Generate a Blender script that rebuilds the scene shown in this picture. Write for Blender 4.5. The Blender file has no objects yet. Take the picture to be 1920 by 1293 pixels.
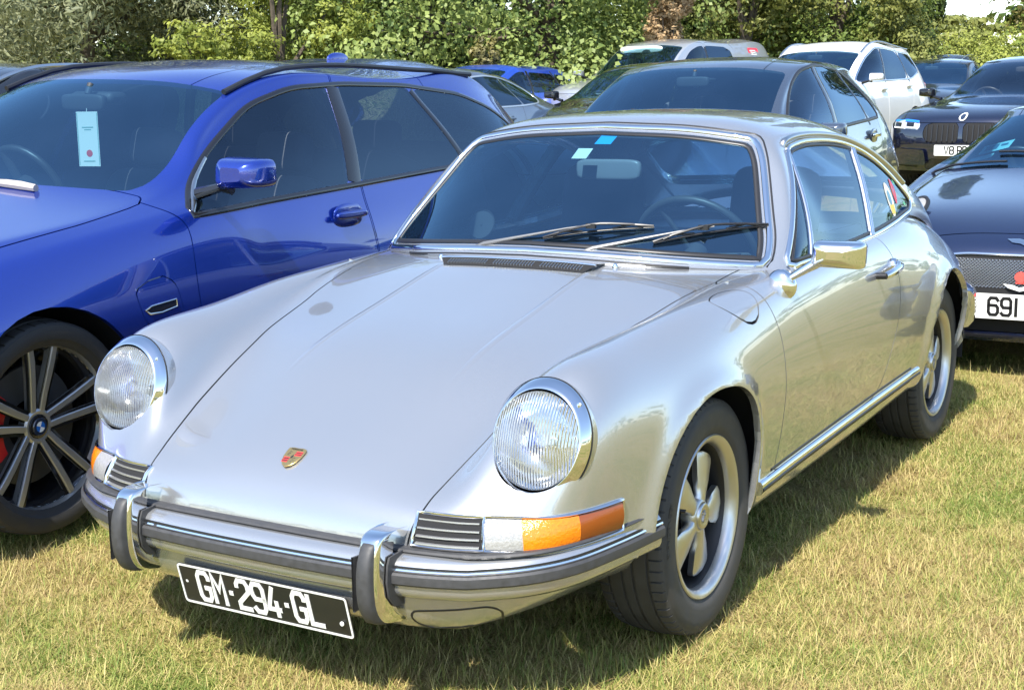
import bpy, bmesh, math, random
import numpy as np
from mathutils import Vector, Matrix
from mathutils.bvhtree import BVHTree
R = math.radians
random.seed(7); rng = np.random.default_rng(7)
scene = bpy.context.scene
COL = scene.collection

# ------------------------------------------------------------------ camera, sky, sun, exposure
cam_d = bpy.data.cameras.new('camera'); cam = bpy.data.objects.new('camera', cam_d); COL.objects.link(cam)
cam_d.sensor_width = 36.0; cam_d.lens = 2636.4/1920*36.0; cam_d.clip_end = 2000; cam_d.clip_start = .05
CAM = Vector((3.1654, 2.0980, 1.3640))
yaw, pit, rol = 3.6839, -0.17730, -0.015291
_f = Vector((math.cos(yaw)*math.cos(pit), math.sin(yaw)*math.cos(pit), math.sin(pit)))
_r = Vector((math.sin(yaw), -math.cos(yaw), 0)); _u = _r.cross(_f)
_r2 = _r*math.cos(rol)+_u*math.sin(rol); _u2 = -_r*math.sin(rol)+_u*math.cos(rol)
m = Matrix((( _r2.x, _u2.x, -_f.x), (_r2.y, _u2.y, -_f.y), (_r2.z, _u2.z, -_f.z))).to_4x4()
m.translation = CAM; cam.matrix_world = m
scene.camera = cam

SUN_DIR = Vector((.76, .13, 1.0)).normalized()          # towards the sun
sun_el = math.asin(SUN_DIR.z); sun_az = math.atan2(SUN_DIR.x, SUN_DIR.y)
world = bpy.data.worlds.new('World'); scene.world = world; world.use_nodes = True
wn = world.node_tree.nodes; wl = world.node_tree.links
bg = wn['Background']; sky = wn.new('ShaderNodeTexSky'); sky.sky_type = 'NISHITA'; sky.sun_disc = False
sky.sun_elevation = sun_el; sky.sun_rotation = sun_az; sky.dust_density = .5; sky.air_density = 1.0; sky.ozone_density = 1.3
wl.new(sky.outputs[0], bg.inputs[0]); bg.inputs[1].default_value = .15
sun_d = bpy.data.lights.new('sun', 'SUN'); sun = bpy.data.objects.new('sun', sun_d); COL.objects.link(sun)
sun_d.energy = 4.2; sun_d.angle = R(.55); sun_d.color = (1, .95, .87)
sun.rotation_euler = SUN_DIR.to_track_quat('Z', 'Y').to_euler(); sun.location = (6, -4, 12)
scene.view_settings.view_transform = 'Standard'; scene.view_settings.look = 'None'
scene.view_settings.exposure = 1.08; scene.view_settings.gamma = 1.0; scene.view_settings.use_curve_mapping = False
scene.render.engine = 'CYCLES'
scene.cycles.use_denoising = True
try: scene.cycles.denoiser = 'OPENIMAGEDENOISE'
except Exception: pass
scene.cycles.max_bounces = 10; scene.cycles.transparent_max_bounces = 24; scene.cycles.glossy_bounces = 6
scene.cycles.caustics_reflective = False; scene.cycles.caustics_refractive = False; scene.cycles.sample_clamp_indirect = 6

# ------------------------------------------------------------------ materials
MATS = {}
def mat(name, col=(.5, .5, .5), rough=.5, metal=0., coat=0., spec=.5, **k):
    if name in MATS: return MATS[name]
    mt = bpy.data.materials.new(name); mt.use_nodes = True
    b = mt.node_tree.nodes['Principled BSDF']
    b.inputs['Base Color'].default_value = (*col, 1); b.inputs['Roughness'].default_value = rough
    b.inputs['Metallic'].default_value = metal; b.inputs['Coat Weight'].default_value = coat
    b.inputs['Coat Roughness'].default_value = k.get('coat_rough', .02)
    b.inputs['Specular IOR Level'].default_value = spec
    if 'emit' in k: b.inputs['Emission Color'].default_value = (*k['emit'], 1); b.inputs['Emission Strength'].default_value = k.get('es', 1)
    MATS[name] = mt; return mt
def nodes(mt):
    t = mt.node_tree; return t, t.nodes, t.links, t.nodes['Principled BSDF']
def add_noise_bump(mt, scale, strength, dist=.002, detail=4, rough_var=0, col_var=0):
    t, n, l, b = nodes(mt)
    tc = n.new('ShaderNodeTexCoord'); nz = n.new('ShaderNodeTexNoise'); nz.inputs['Scale'].default_value = scale; nz.inputs['Detail'].default_value = detail
    l.new(tc.outputs['Object'], nz.inputs['Vector'])
    if strength:
        bp = n.new('ShaderNodeBump'); bp.inputs['Strength'].default_value = strength; bp.inputs['Distance'].default_value = dist
        l.new(nz.outputs['Fac'], bp.inputs['Height']); l.new(bp.outputs['Normal'], b.inputs['Normal'])
    if rough_var:
        mr = n.new('ShaderNodeMapRange'); r0 = b.inputs['Roughness'].default_value
        mr.inputs[3].default_value = max(0, r0-rough_var); mr.inputs[4].default_value = r0+rough_var
        mr.inputs[1].default_value = .3; mr.inputs[2].default_value = .7
        l.new(nz.outputs['Fac'], mr.inputs[0]); l.new(mr.outputs[0], b.inputs['Roughness'])
    if col_var:
        mx = n.new('ShaderNodeMix'); mx.data_type = 'RGBA'; c = b.inputs['Base Color'].default_value
        mx.inputs['A'].default_value = (c[0]*(1-col_var), c[1]*(1-col_var), c[2]*(1-col_var), 1)
        mx.inputs['B'].default_value = (min(1, c[0]*(1+col_var)), min(1, c[1]*(1+col_var)), min(1, c[2]*(1+col_var)), 1)
        l.new(nz.outputs['Fac'], mx.inputs['Factor']); l.new(mx.outputs['Result'], b.inputs['Base Color'])
    return mt
def paint(name, col, metal=.6, rough=.32, flake=True, dust_haze=.06):
    if name in MATS: return MATS[name]
    mt = mat(name, col, rough, metal, coat=1.0, coat_rough=.015)
    t, n, l, b = nodes(mt); b.inputs['Coat IOR'].default_value = 1.85
    tc = n.new('ShaderNodeTexCoord')
    if flake:
        v = n.new('ShaderNodeTexVoronoi'); v.inputs['Scale'].default_value = 900
        l.new(tc.outputs['Object'], v.inputs['Vector'])
        bp = n.new('ShaderNodeBump'); bp.inputs['Strength'].default_value = .05; bp.inputs['Distance'].default_value = .0004
        l.new(v.outputs['Distance'], bp.inputs['Height']); l.new(bp.outputs['Normal'], b.inputs['Normal'])
    nz = n.new('ShaderNodeTexNoise'); nz.inputs['Scale'].default_value = 5; nz.inputs['Detail'].default_value = 6
    l.new(tc.outputs['Object'], nz.inputs['Vector'])
    mr = n.new('ShaderNodeMapRange'); mr.inputs[1].default_value = .35; mr.inputs[2].default_value = .75
    mr.inputs[3].default_value = .012; mr.inputs[4].default_value = dust_haze
    l.new(nz.outputs['Fac'], mr.inputs[0]); l.new(mr.outputs[0], b.inputs['Coat Roughness'])
    return mt
def glass(name, tint=(.8, .88, .9), refl=(.60, .80, 1.0), ior=1.9, dust_haze=.010):
    if name in MATS: return MATS[name]
    mt = bpy.data.materials.new(name); mt.use_nodes = True; t = mt.node_tree; n = t.nodes; l = t.links
    for x in list(n): n.remove(x)
    out = n.new('ShaderNodeOutputMaterial'); mix = n.new('ShaderNodeMixShader'); tr = n.new('ShaderNodeBsdfTransparent'); gl = n.new('ShaderNodeBsdfGlossy')
    tr.inputs[0].default_value = (*tint, 1); gl.inputs['Roughness'].default_value = 0.0; gl.inputs[0].default_value = (*refl, 1)
    fr = n.new('ShaderNodeFresnel'); fr.inputs[0].default_value = ior
    df = n.new('ShaderNodeBsdfDiffuse'); df.inputs[0].default_value = (.24, .44, .80, 1); m0 = n.new('ShaderNodeMixShader'); nz = n.new('ShaderNodeTexNoise'); tc = n.new('ShaderNodeTexCoord'); nz.inputs['Scale'].default_value = 3.5; nz.inputs['Detail'].default_value = 5; l.new(tc.outputs['Object'], nz.inputs['Vector'])  # blue diffuse film: sky haze painted into the glass over a little dust
    mr = n.new('ShaderNodeMapRange'); mr.inputs[1].default_value = .3; mr.inputs[2].default_value = .8; mr.inputs[3].default_value = dust_haze*.5; mr.inputs[4].default_value = dust_haze*1.6; l.new(nz.outputs['Fac'], mr.inputs[0]); l.new(mr.outputs[0], m0.inputs[0]); l.new(tr.outputs[0], m0.inputs[1]); l.new(df.outputs[0], m0.inputs[2])
    l.new(fr.outputs[0], mix.inputs[0]); l.new(m0.outputs[0], mix.inputs[1]); l.new(gl.outputs[0], mix.inputs[2]); l.new(mix.outputs[0], out.inputs[0])
    MATS[name] = mt; return mt
CHROME = mat('chrome', (.82, .82, .82), .05, 1.0)
add_noise_bump(CHROME, 40, 0, rough_var=.03)
RUBBER = add_noise_bump(mat('black_rubber', (.045, .045, .047), .55), 60, .15, .001, rough_var=.12, col_var=.35)
TRIM = mat('black_trim', (.018, .018, .02), .38)
GLOSSBLACK = mat('gloss_black', (.012, .012, .014), .08, coat=.5)
TYRE = add_noise_bump(mat('tyre_rubber', (.048, .046, .043), .72), 30, .25, .002, rough_var=.1, col_var=.4)
ALLOY = add_noise_bump(mat('alloy', (.60, .595, .58), .34, .95), 25, 0, rough_var=.06)
SATIN = mat('satin_metal', (.55, .55, .54), .3, 1.0)
TYRE_D = add_noise_bump(mat('tyre_rubber_dark', (.026, .026, .027), .68), 30, .25, .002, rough_var=.1, col_var=.35)
DARK = mat('dark_void', (.012, .012, .013), .9)
SEAT = add_noise_bump(mat('dark_seat_cloth', (.085, .092, .105), .8), 90, .3, .002)
LEATHER = mat('interior_grey', (.13, .14, .15), .6)
INTER = mat('interior_dark', (.035, .037, .042), .6)
PALE = mat('headliner_pale', (.55, .55, .53), .8)
WHITEP = mat('white_print', (.78, .78, .74), .45)
BLACKP = mat('plate_black', (.014, .014, .015), .3, coat=.3)
RED = mat('red_paint', (.55, .02, .02), .3, coat=.5)
AMBER = mat('amber_lens', (.80, .20, .004), .15, coat=.6)
AMBERD = mat('amber_reflector', (.25, .055, .005), .2, coat=.5)
CLEARL = mat('clear_lens', (.30, .295, .28), .15, coat=.8)
GLASS_P = glass('windscreen_glass', (.58, .84, .97), refl=(.46, .76, 1.0), ior=2.6, dust_haze=.012)
GLASS_C = glass('clear_glass', (.86, .93, .96), dust_haze=.010)
GLASS_T = glass('tinted_glass', (.17, .22, .30))
GLASS_L = glass('lamp_glass', (.95, .97, .98), dust_haze=.01)
SILVER = paint('silver_paint', (.46, .467, .475), .70, .27, dust_haze=.03)

# ------------------------------------------------------------------ object helpers
def link(o, parent=None):
    COL.objects.link(o)
    if parent is not None: o.parent = parent
    return o
def thing(name, label, cat, loc=(0, 0, 0), rz=0, group=None):
    o = bpy.data.objects.new(name, None); o.empty_display_size = .2
    o.location = loc; o.rotation_euler = (0, 0, rz); link(o)
    o['label'] = label; o['category'] = cat
    if group or cat in ('car', 'tree', 'bush'): o['group'] = group or {'car': 'cars parked on the grass', 'tree': 'trees along the edge of the field', 'bush': 'bushes along the edge of the field'}[cat]
    return o
def tag(o, label, cat, group=None):
    o['label'] = label; o['category'] = cat
    if group: o['group'] = group
    return o
class MB:
    """collects polygons for one mesh"""
    def __init__(s): s.v = []; s.f = []
    def add(s, v, f):
        b = len(s.v); s.v += [tuple(map(float, p)) for p in v]; s.f += [tuple(b+i for i in q) for q in f]; return s
    def box(s, c, d, rot=None):
        c = Vector(c); q = []
        for x in (-.5, .5):
            for y in (-.5, .5):
                for z in (-.5, .5):
                    p = Vector((x*d[0], y*d[1], z*d[2]))
                    if rot is not None: p = rot @ p
                    q.append(c+p)
        return s.add(q, [(0, 1, 3, 2), (4, 6, 7, 5), (0, 4, 5, 1), (2, 3, 7, 6), (0, 2, 6, 4), (1, 5, 7, 3)])
    def grid(s, G, wrap_u=False, wrap_v=False, flip=False):
        G = np.asarray(G, float); nu, nv = G.shape[:2]; f = []
        for i in range(nu if wrap_u else nu-1):
            for j in range(nv if wrap_v else nv-1):
                a, b = i*nv+j, i*nv+(j+1) % nv; c, d = ((i+1) % nu)*nv+(j+1) % nv, ((i+1) % nu)*nv+j
                f.append((d, c, b, a) if flip else (a, b, c, d))
        return s.add(G.reshape(-1, 3), f)
    def poly(s, pts): return s.add(pts, [tuple(range(len(pts)))])
    def prism(s, pts, off):
        n = len(pts); off = Vector(off); p = [Vector(q) for q in pts]
        return s.add(p+[q+off for q in p], [tuple(range(n))[::-1], tuple(range(n, 2*n))]+[(i, (i+1) % n, n+(i+1) % n, n+i) for i in range(n)])
    def tube(s, path, r, n=8, closed=False, caps=True):
        P = [Vector(p) for p in path]; m_ = len(P); rr = r if hasattr(r, '__len__') else [r]*m_
        G = []; up = None
        for i in range(m_):
            a = P[(i-1) % m_] if (closed or i > 0) else P[i]; b = P[(i+1) % m_] if (closed or i < m_-1) else P[i]
            t = (b-a).normalized()
            if up is None: up = Vector((0, 0, 1)) if abs(t.z) < .9 else Vector((1, 0, 0))
            sx = t.cross(up)
            if sx.length < 1e-5: sx = t.orthogonal()
            sx.normalize(); uy = sx.cross(t).normalized(); up = uy
            G.append([P[i]+(sx*math.cos(2*math.pi*k/n)+uy*math.sin(2*math.pi*k/n))*rr[i] for k in range(n)])
        b0 = len(s.v); s.grid(G, wrap_u=closed, wrap_v=True)
        if caps and not closed: s.f += [tuple(b0+k for k in range(n))[::-1], tuple(b0+(m_-1)*n+k for k in range(n))]
        return s
    def lathe(s, prof, M=None, n=48, ang=None, closed=False):
        """prof: (radius, axial) ; axis = local z ; M places it"""
        ang = [2*math.pi*k/n for k in range(n)] if ang is None else ang
        G = [[Vector((r*math.cos(a), r*math.sin(a), h)) for (r, h) in prof] for a in ang]
        if M is not None: G = [[M @ p for p in row] for row in G]
        return s.grid(G, wrap_u=True, wrap_v=closed)
    def build(s, name, mt, parent=None, smooth=True, angle=38, bevel=0, seg=2, kind=None):
        me = bpy.data.meshes.new(name); me.from_pydata(s.v, [], s.f); me.validate(); me.update()
        if smooth:
            me.polygons.foreach_set('use_smooth', [True]*len(me.polygons))
            me.set_sharp_from_angle(angle=R(angle))
        me.materials.append(mt)
        o = bpy.data.objects.new(name, me); link(o, parent)
        if bevel:
            b = o.modifiers.new('bevel', 'BEVEL'); b.width = bevel; b.segments = seg; b.limit_method = 'ANGLE'; b.angle_limit = R(35)
            b.harden_normals = False
        if kind: o['kind'] = kind
        return o

# ------------------------------------------------------------------ smooth sheets that can be cut
def _interp_ctrl(C, ax, k):
    n = C.shape[ax]; A = np.zeros((n, n)); A[0, 0] = A[-1, -1] = 1
    for i in range(1, n-1): A[i, i-1:i+2] = (1/6, 4/6, 1/6)
    D = np.moveaxis(np.linalg.solve(A, np.moveaxis(C, ax, 0).reshape(n, -1)).reshape(np.moveaxis(C, ax, 0).shape), 0, ax)
    return k*D+(1-k)*C
def _bs_eval(C, ax, s):
    C = np.moveaxis(C, ax, 0); n = C.shape[0]
    E = np.concatenate([2*C[:1]-C[1:2], C, 2*C[-1:]-C[-2:-1]])
    t = np.linspace(0, n-1, (n-1)*s+1); i = np.minimum(t.astype(int), n-2); w = t-i
    b = [(1-w)**3/6, (3*w**3-6*w**2+4)/6, (-3*w**3+3*w**2+3*w+1)/6, w**3/6]
    sh = (-1,)+(1,)*(C.ndim-1)
    return np.moveaxis(sum(b[k].reshape(sh)*E[i+k] for k in range(4)), 0, ax)
class Sheet:
    def __init__(s, V, N, U, F): s.V = V; s.N = N; s.U = U; s.F = F
    @staticmethod
    def bspline(ctrl, su=8, sv=8, k=.9, mirror=True):
        """ctrl[u][v] = left-half points, v=0 on the centre line; mirrored to a full sheet"""
        C = np.array(ctrl, float)
        if mirror:
            Mi = C[:, ::-1].copy(); Mi[:, :, 1] *= -1; C = np.concatenate([Mi[:, :-1], C], 1)
        C = _interp_ctrl(_interp_ctrl(C, 0, k), 1, k)
        G = _bs_eval(_bs_eval(C, 0, su), 1, sv)
        du = np.gradient(G, axis=0); dv = np.gradient(G, axis=1); N = np.cross(du, dv)
        N /= np.maximum(np.linalg.norm(N, axis=2, keepdims=True), 1e-9)
        nu, nv = G.shape[:2]; uu, vv = np.meshgrid(np.arange(nu)/su, np.arange(nv)/sv-(C.shape[1]-1)/2, indexing='ij')
        idx = np.arange(nu*nv).reshape(nu, nv)
        F = np.stack([idx[:-1, :-1], idx[1:, :-1], idx[1:, 1:], idx[:-1, 1:]], -1).reshape(-1, 4)
        N = N.reshape(-1, 3)
        return Sheet(G.reshape(-1, 3), N, np.stack([uu, vv], -1).reshape(-1, 2), [tuple(q) for q in F.tolist()])
    def orient(s):
        c = np.array([s.V[:, 0].mean(), 0, .45]); 
        if ((s.V-c)*s.N).sum() < 0: s.N = -s.N; s.F = [q[::-1] for q in s.F]
        return s
    def cut(s, f, gap=0.):
        """splits at f=0 (minus a gap); returns inside (f>0), outside (f<0)"""
        if gap:
            a, _ = s.cut(f-gap); _, b = s.cut(f+gap); return a, b
        f = np.where(np.abs(f) < 1e-6, 0, f); V, N, U = list(s.V), list(s.N), list(s.U); pos, neg = [], []; cache = {}
        sg = np.sign(f)
        for q in s.F:
            t = [sg[i] for i in q]
            if min(t) >= 0: pos.append(q); continue
            if max(t) <= 0: neg.append(q); continue
            a, b = [], []
            for i in range(len(q)):
                p, n = q[i], q[(i+1) % len(q)]
                if sg[p] >= 0: a.append(p)
                if sg[p] <= 0: b.append(p)
                if sg[p]*sg[n] < 0:
                    key = (p, n) if p < n else (n, p)
                    if key not in cache:
                        w = f[key[0]]/(f[key[0]]-f[key[1]]); cache[key] = len(V)
                        V.append(s.V[key[0]]*(1-w)+s.V[key[1]]*w); U.append(s.U[key[0]]*(1-w)+s.U[key[1]]*w)
                        m_ = s.N[key[0]]*(1-w)+s.N[key[1]]*w; N.append(m_/max(np.linalg.norm(m_), 1e-9))
                    a.append(cache[key]); b.append(cache[key])
            if len(a) > 2: pos.append(tuple(a))
            if len(b) > 2: neg.append(tuple(b))
        V, N, U = np.array(V), np.array(N), np.array(U)
        return Sheet(V, N, U, pos).compact(), Sheet(V, N, U, neg).compact()
    def compact(s):
        if not s.F: return Sheet(np.zeros((0, 3)), np.zeros((0, 3)), np.zeros((0, 2)), [])
        used = np.unique(np.concatenate([np.array(q) for q in s.F])); mp = np.full(len(s.V), -1); mp[used] = np.arange(len(used))
        return Sheet(s.V[used], s.N[used], s.U[used], [tuple(int(mp[i]) for i in q) for q in s.F])
    def islands(s):
        par = list(range(len(s.V)))
        def fd(a):
            while par[a] != a: par[a] = par[par[a]]; a = par[a]
            return a
        for q in s.F:
            a = fd(q[0])
            for k in q[1:]: par[fd(k)] = a
        g = {}
        for q in s.F: g.setdefault(fd(q[0]), []).append(q)
        return sorted([Sheet(s.V, s.N, s.U, f).compact() for f in g.values()], key=lambda t: -len(t.F))
    def tree(s): return BVHTree.FromPolygons([tuple(p) for p in s.V], s.F)
    def build(s, name, mt, parent=None, fold=.012, offset=0.):
        V = s.V+s.N*offset; faces = list(s.F); N = list(map(tuple, s.N)); V = list(map(tuple, V))
        if fold:
            cnt = {}
            for q in s.F:
                for i in range(len(q)):
                    e = (q[i], q[(i+1) % len(q)]); k = (min(e), max(e)); cnt[k] = None if k in cnt else e
            P = np.array(V); new = {}
            for k, e in cnt.items():
                if e is None: continue
                a, b = e; t = P[b]-P[a]; L = np.linalg.norm(t)
                if L < 1e-7: continue
                nn = np.cross(t/L, s.N[a]); b0 = len(V)
                V += [tuple(P[a]), tuple(P[b]), tuple(P[b]-s.N[b]*fold), tuple(P[a]-s.N[a]*fold)]; N += [tuple(nn)]*4
                faces.append((b0+1, b0, b0+3, b0+2))
        me = bpy.data.meshes.new(name); me.from_pydata(V, [], faces); me.update()
        me.polygons.foreach_set('use_smooth', [True]*len(me.polygons))
        me.normals_split_custom_set_from_vertices(N)
        me.materials.append(mt); o = bpy.data.objects.new(name, me); link(o, parent); return o
def sdp(P, poly):
    """signed distance to a closed polygon, positive inside"""
    P = np.asarray(P, float); Q = np.asarray(poly, float); d = np.full(len(P), 1e9); ins = np.zeros(len(P), bool)
    for a, b in zip(Q, np.roll(Q, -1, 0)):
        ab = b-a; L = ab@ab
        if L < 1e-14: continue
        t = np.clip(((P-a)@ab)/L, 0, 1); d = np.minimum(d, np.linalg.norm(P-a-t[:, None]*ab, axis=1))
        c = (a[1] > P[:, 1]) != (b[1] > P[:, 1]); ins ^= c & (P[:, 0] < (b[0]-a[0])*(P[:, 1]-a[1])/((b[1]-a[1]) or 1e-12)+a[0])
    return np.where(ins, d, -d)
def cr(pts, n=8, closed=False):
    """Catmull-Rom through points"""
    P = np.array(pts, float); m_ = len(P); out = []
    for i in range(m_ if closed else m_-1):
        g = lambda k: P[k % m_] if closed else (P[k] if 0 <= k < m_ else (2*P[0]-P[1] if k < 0 else 2*P[-1]-P[-2]))
        a, b, c, d = g(i-1), g(i), g(i+1), g(i+2)
        for t in np.linspace(0, 1, n, endpoint=False):
            out.append(.5*(2*b+(c-a)*t+(2*a-5*b+4*c-d)*t*t+(3*b-a-3*c+d)*t**3))
    if not closed: out.append(P[-1])
    return np.array(out)
def rpoly(pts, r, n=5):
    """polygon with rounded corners (r scalar or list)"""
    P = np.array(pts, float); out = []; m_ = len(P); rr = r if hasattr(r, '__len__') else [r]*m_
    for i in range(m_):
        p, a, b = P[i], P[i-1], P[(i+1) % m_]
        u = (a-p); w = (b-p); lu, lw = np.linalg.norm(u), np.linalg.norm(w); q = min(rr[i], lu*.49, lw*.49)
        if q <= 0: out.append(p); continue
        A = p+u/lu*q; B = p+w/lw*q
        for t in np.linspace(0, 1, n+1): out.append((1-t)**2*A+2*t*(1-t)*p+t*t*B)
    return np.array(out)
def resample(P, step):
    P = np.asarray(P, float); d = np.r_[0, np.cumsum(np.linalg.norm(np.diff(P, axis=0), axis=1))]
    n = max(2, int(d[-1]/step)+1); t = np.linspace(0, d[-1], n)
    return np.stack([np.interp(t, d, P[:, k]) for k in range(P.shape[1])], 1)
def hit(tree, o, d, dist=5):
    h = tree.ray_cast(Vector(o), Vector(d).normalized(), dist); return (h[0], h[1]) if h[0] is not None else (None, None)
def strip(mb, pts, nrm, w, h, closed=False, sink=.004):
    """raised moulding of half-round section along pts (with surface normals)"""
    P = [Vector(p) for p in pts]; m_ = len(P); G = []
    prof = [(-1, -sink/h), (-1, .25), (-.7, .75), (0, 1), (.7, .75), (1, .25), (1, -sink/h)]
    for i in range(m_):
        a = P[(i-1) % m_] if (closed or i > 0) else P[i]; b = P[(i+1) % m_] if (closed or i < m_-1) else P[i]
        t = (b-a).normalized(); n_ = Vector(nrm[i]); n_ = (n_-t*n_.dot(t)).normalized(); sx = t.cross(n_)
        G.append([P[i]+sx*(x*w/2)+n_*(y*h) for x, y in prof])
    b0 = len(mb.v); mb.grid(G, wrap_u=closed)
    if not closed: k = len(prof); mb.f += [tuple(b0+i for i in range(k)), tuple(b0+(m_-1)*k+i for i in range(k))[::-1]]
    return mb
# stroke lettering -------------------------------------------------
GL = {
 'G': [[(1, .78), (1, .85), (.8, 1), (.2, 1), (0, .85), (0, .15), (.2, 0), (.8, 0), (1, .15), (1, .45), (.6, .45)]],
 'M': [[(0, 0), (0, 1), (.5, .45), (1, 1), (1, 0)]], 'L': [[(0, 1), (0, 0), (1, 0)]],
 '2': [[(0, .78), (0, .86), (.2, 1), (.8, 1), (1, .85), (1, .62), (0, .2), (0, 0), (1, 0)]],
 '9': [[(0, .12), (.2, 0), (.8, 0), (1, .15), (1, .85), (.8, 1), (.2, 1), (0, .85), (0, .6), (.2, .45), (1, .45)]],
 '4': [[(.55, 1), (0, .3), (0, .22), (1, .22)], [(.72, .5), (.72, 0)]],
 '6': [[(1, .85), (.8, 1), (.2, 1), (0, .85), (0, .15), (.2, 0), (.8, 0), (1, .15), (1, .42), (.8, .56), (0, .56)]],
 '1': [[(.5, 1), (.5, 0)]], 'U': [[(0, 1), (0, .15), (.2, 0), (.8, 0), (1, .15), (1, 1)]],
 'V': [[(0, 1), (.5, 0), (1, 1)]], '8': [[(.2, .53), (0, .68), (0, .87), (.2, 1), (.8, 1), (1, .87), (1, .68), (.8, .53), (.2, .53), (0, .4), (0, .14), (.2, 0), (.8, 0), (1, .14), (1, .4), (.8, .53)]],
 '5': [[(1, 1), (0, 1), (0, .56), (.8, .56), (1, .42), (1, .15), (.8, 0), (.2, 0), (0, .14)]], '7': [[(0, 1), (1, 1), (.35, 0)]],
 '0': [[(.2, 0), (0, .15), (0, .85), (.2, 1), (.8, 1), (1, .85), (1, .15), (.8, 0), (.2, 0)]], '/': [[(0, -.05), (1, 1.05)]],
 'R': [[(0, 0), (0, 1), (.8, 1), (1, .86), (1, .62), (.8, .48), (0, .48)], [(.5, .48), (1, 0)]], '-': [[(.36, .47), (.64, .47)]],
 'E': [[(1, 1), (0, 1), (0, 0), (1, 0)], [(0, .5), (.85, .5)]], 'S': [[(1, .82), (.8, 1), (.2, 1), (0, .86), (0, .66), (.2, .54), (.8, .46), (1, .34), (1, .14), (.8, 0), (.2, 0), (0, .18)]],
 'D': [[(0, 0), (0, 1), (.7, 1), (1, .8), (1, .2), (.7, 0), (0, 0)]], 'F': [[(1, 1), (0, 1), (0, 0)], [(0, .52), (.8, .52)]],
 'I': [[(.5, 1), (.5, 0)]], 'O': [[(.2, 0), (0, .15), (0, .85), (.2, 1), (.8, 1), (1, .85), (1, .15), (.8, 0), (.2, 0)]], 'A': [[(0, 0), (.5, 1), (1, 0)], [(.2, .35), (.8, .35)]],
 'N': [[(0, 0), (0, 1), (1, 0), (1, 1)]], 'X': [[(0, 0), (1, 1)], [(0, 1), (1, 0)]], 'B': [[(0, .52), (.8, .52), (1, .66), (1, .86), (.8, 1), (0, 1), (0, 0), (.8, 0), (1, .14), (1, .4), (.8, .52)]],
 'P': [[(0, 0), (0, 1), (.8, 1), (1, .86), (1, .6), (.8, .46), (0, .46)]], 'T': [[(0, 1), (1, 1)], [(.5, 1), (.5, 0)]], 'H': [[(0, 0), (0, 1)], [(1, 0), (1, 1)], [(0, .5), (1, .5)]], 'C': [[(1, .82), (.8, 1), (.2, 1), (0, .85), (0, .15), (.2, 0), (.8, 0), (1, .18)]],
}
def letters(text, h, w, gap, sw, fn, depth=.002, narrow='1I', space=.6):
    """flat stroked letters; fn(x, y, lift) -> point; returns MB and total width"""
    mb = MB(); x = 0.
    for ch in text:
        if ch == ' ': x += w*space; continue
        ww = w*(.35 if ch in narrow else .55 if ch == '-' else 1)
        for st in GL[ch]:
            P = [np.array((x+p[0]*ww, p[1]*h)) for p in st]
            closed = len(P) > 2 and np.allclose(P[0], P[-1])
            if closed: P = P[:-1]
            n = len(P); G = []
            for i in range(n):
                a = P[i-1] if (i > 0 or closed) else None; b = P[(i+1) % n] if (i < n-1 or closed) else None
                d1 = (P[i]-a) if a is not None else (b-P[i]); d2 = (b-P[i]) if b is not None else d1
                d1 = d1/np.linalg.norm(d1); d2 = d2/np.linalg.norm(d2); n1 = np.array((-d1[1], d1[0])); n2 = np.array((-d2[1], d2[0]))
                mm = n1+n2; mm = mm/max(np.linalg.norm(mm), .3); k = min(1/max(mm@n1, .35), 1.8)
                o = mm*k*sw/2; pc = P[i].copy()
                if a is None: pc -= d1*sw*.35
                if b is None: pc += d1*sw*.35
                G.append([fn(*(pc+o), 0), fn(*(pc+o), depth), fn(*(pc-o), depth), fn(*(pc-o), 0)])
            mb.grid([[tuple(q) for q in r] for r in G], wrap_u=closed)
        x += ww+gap
    return mb, x-gap
# ------------------------------------------------------------------ ground
def at_px(px, depth):
    """ground point in the direction of photograph column px at a given distance"""
    a = (px-960)/2636.4; d = Vector((_f.x, _f.y, 0)).normalized()+Vector((_r.x, _r.y, 0)).normalized()*a
    return CAM.x+d.x*depth, CAM.y+d.y*depth
def grass_color(mt, tone_attr):
    t, n, l, b = nodes(mt)
    geo = n.new('ShaderNodeNewGeometry'); n1 = n.new('ShaderNodeTexNoise'); n1.inputs['Scale'].default_value = 1.5; n1.inputs['Detail'].default_value = 7; n1.inputs['Roughness'].default_value = .65
    l.new(geo.outputs['Position'], n1.inputs['Vector'])
    add = n.new('ShaderNodeMath'); add.operation = 'MULTIPLY_ADD'; add.inputs[1].default_value = 2.7; add.inputs[2].default_value = -1.33
    l.new(n1.outputs['Fac'], add.inputs[0])
    s = n.new('ShaderNodeMath'); s.operation = 'ADD'; l.new(add.outputs[0], s.inputs[0])
    if tone_attr:
        at = n.new('ShaderNodeAttribute'); at.attribute_name = 'tone'; l.new(at.outputs['Fac'], s.inputs[1])
    else:
        n2 = n.new('ShaderNodeTexNoise'); n2.inputs['Scale'].default_value = 55; n2.inputs['Detail'].default_value = 6; l.new(geo.outputs['Position'], n2.inputs['Vector']); l.new(n2.outputs['Fac'], s.inputs[1])
    rp = n.new('ShaderNodeValToRGB'); e = rp.color_ramp.elements
    e[0].position = .0; e[0].color = (.38, .275, .12, 1); e[1].position = 1.0; e[1].color = (.17, .24, .045, 1)
    for p, c in ((.26, (.60, .485, .215, 1)), (.52, (.50, .435, .145, 1)), (.76, (.31, .335, .08, 1))):
        q = e.new(p); q.color = c
    l.new(s.outputs[0], rp.inputs[0]); return rp
def gz(x, y):
    s = ((x-CAM.x)*_f.x+(y-CAM.y)*_f.y)/math.hypot(_f.x, _f.y); return .0235*max(0, s-6.3)*min(1, max(0, s-6.3)/3)
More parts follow.
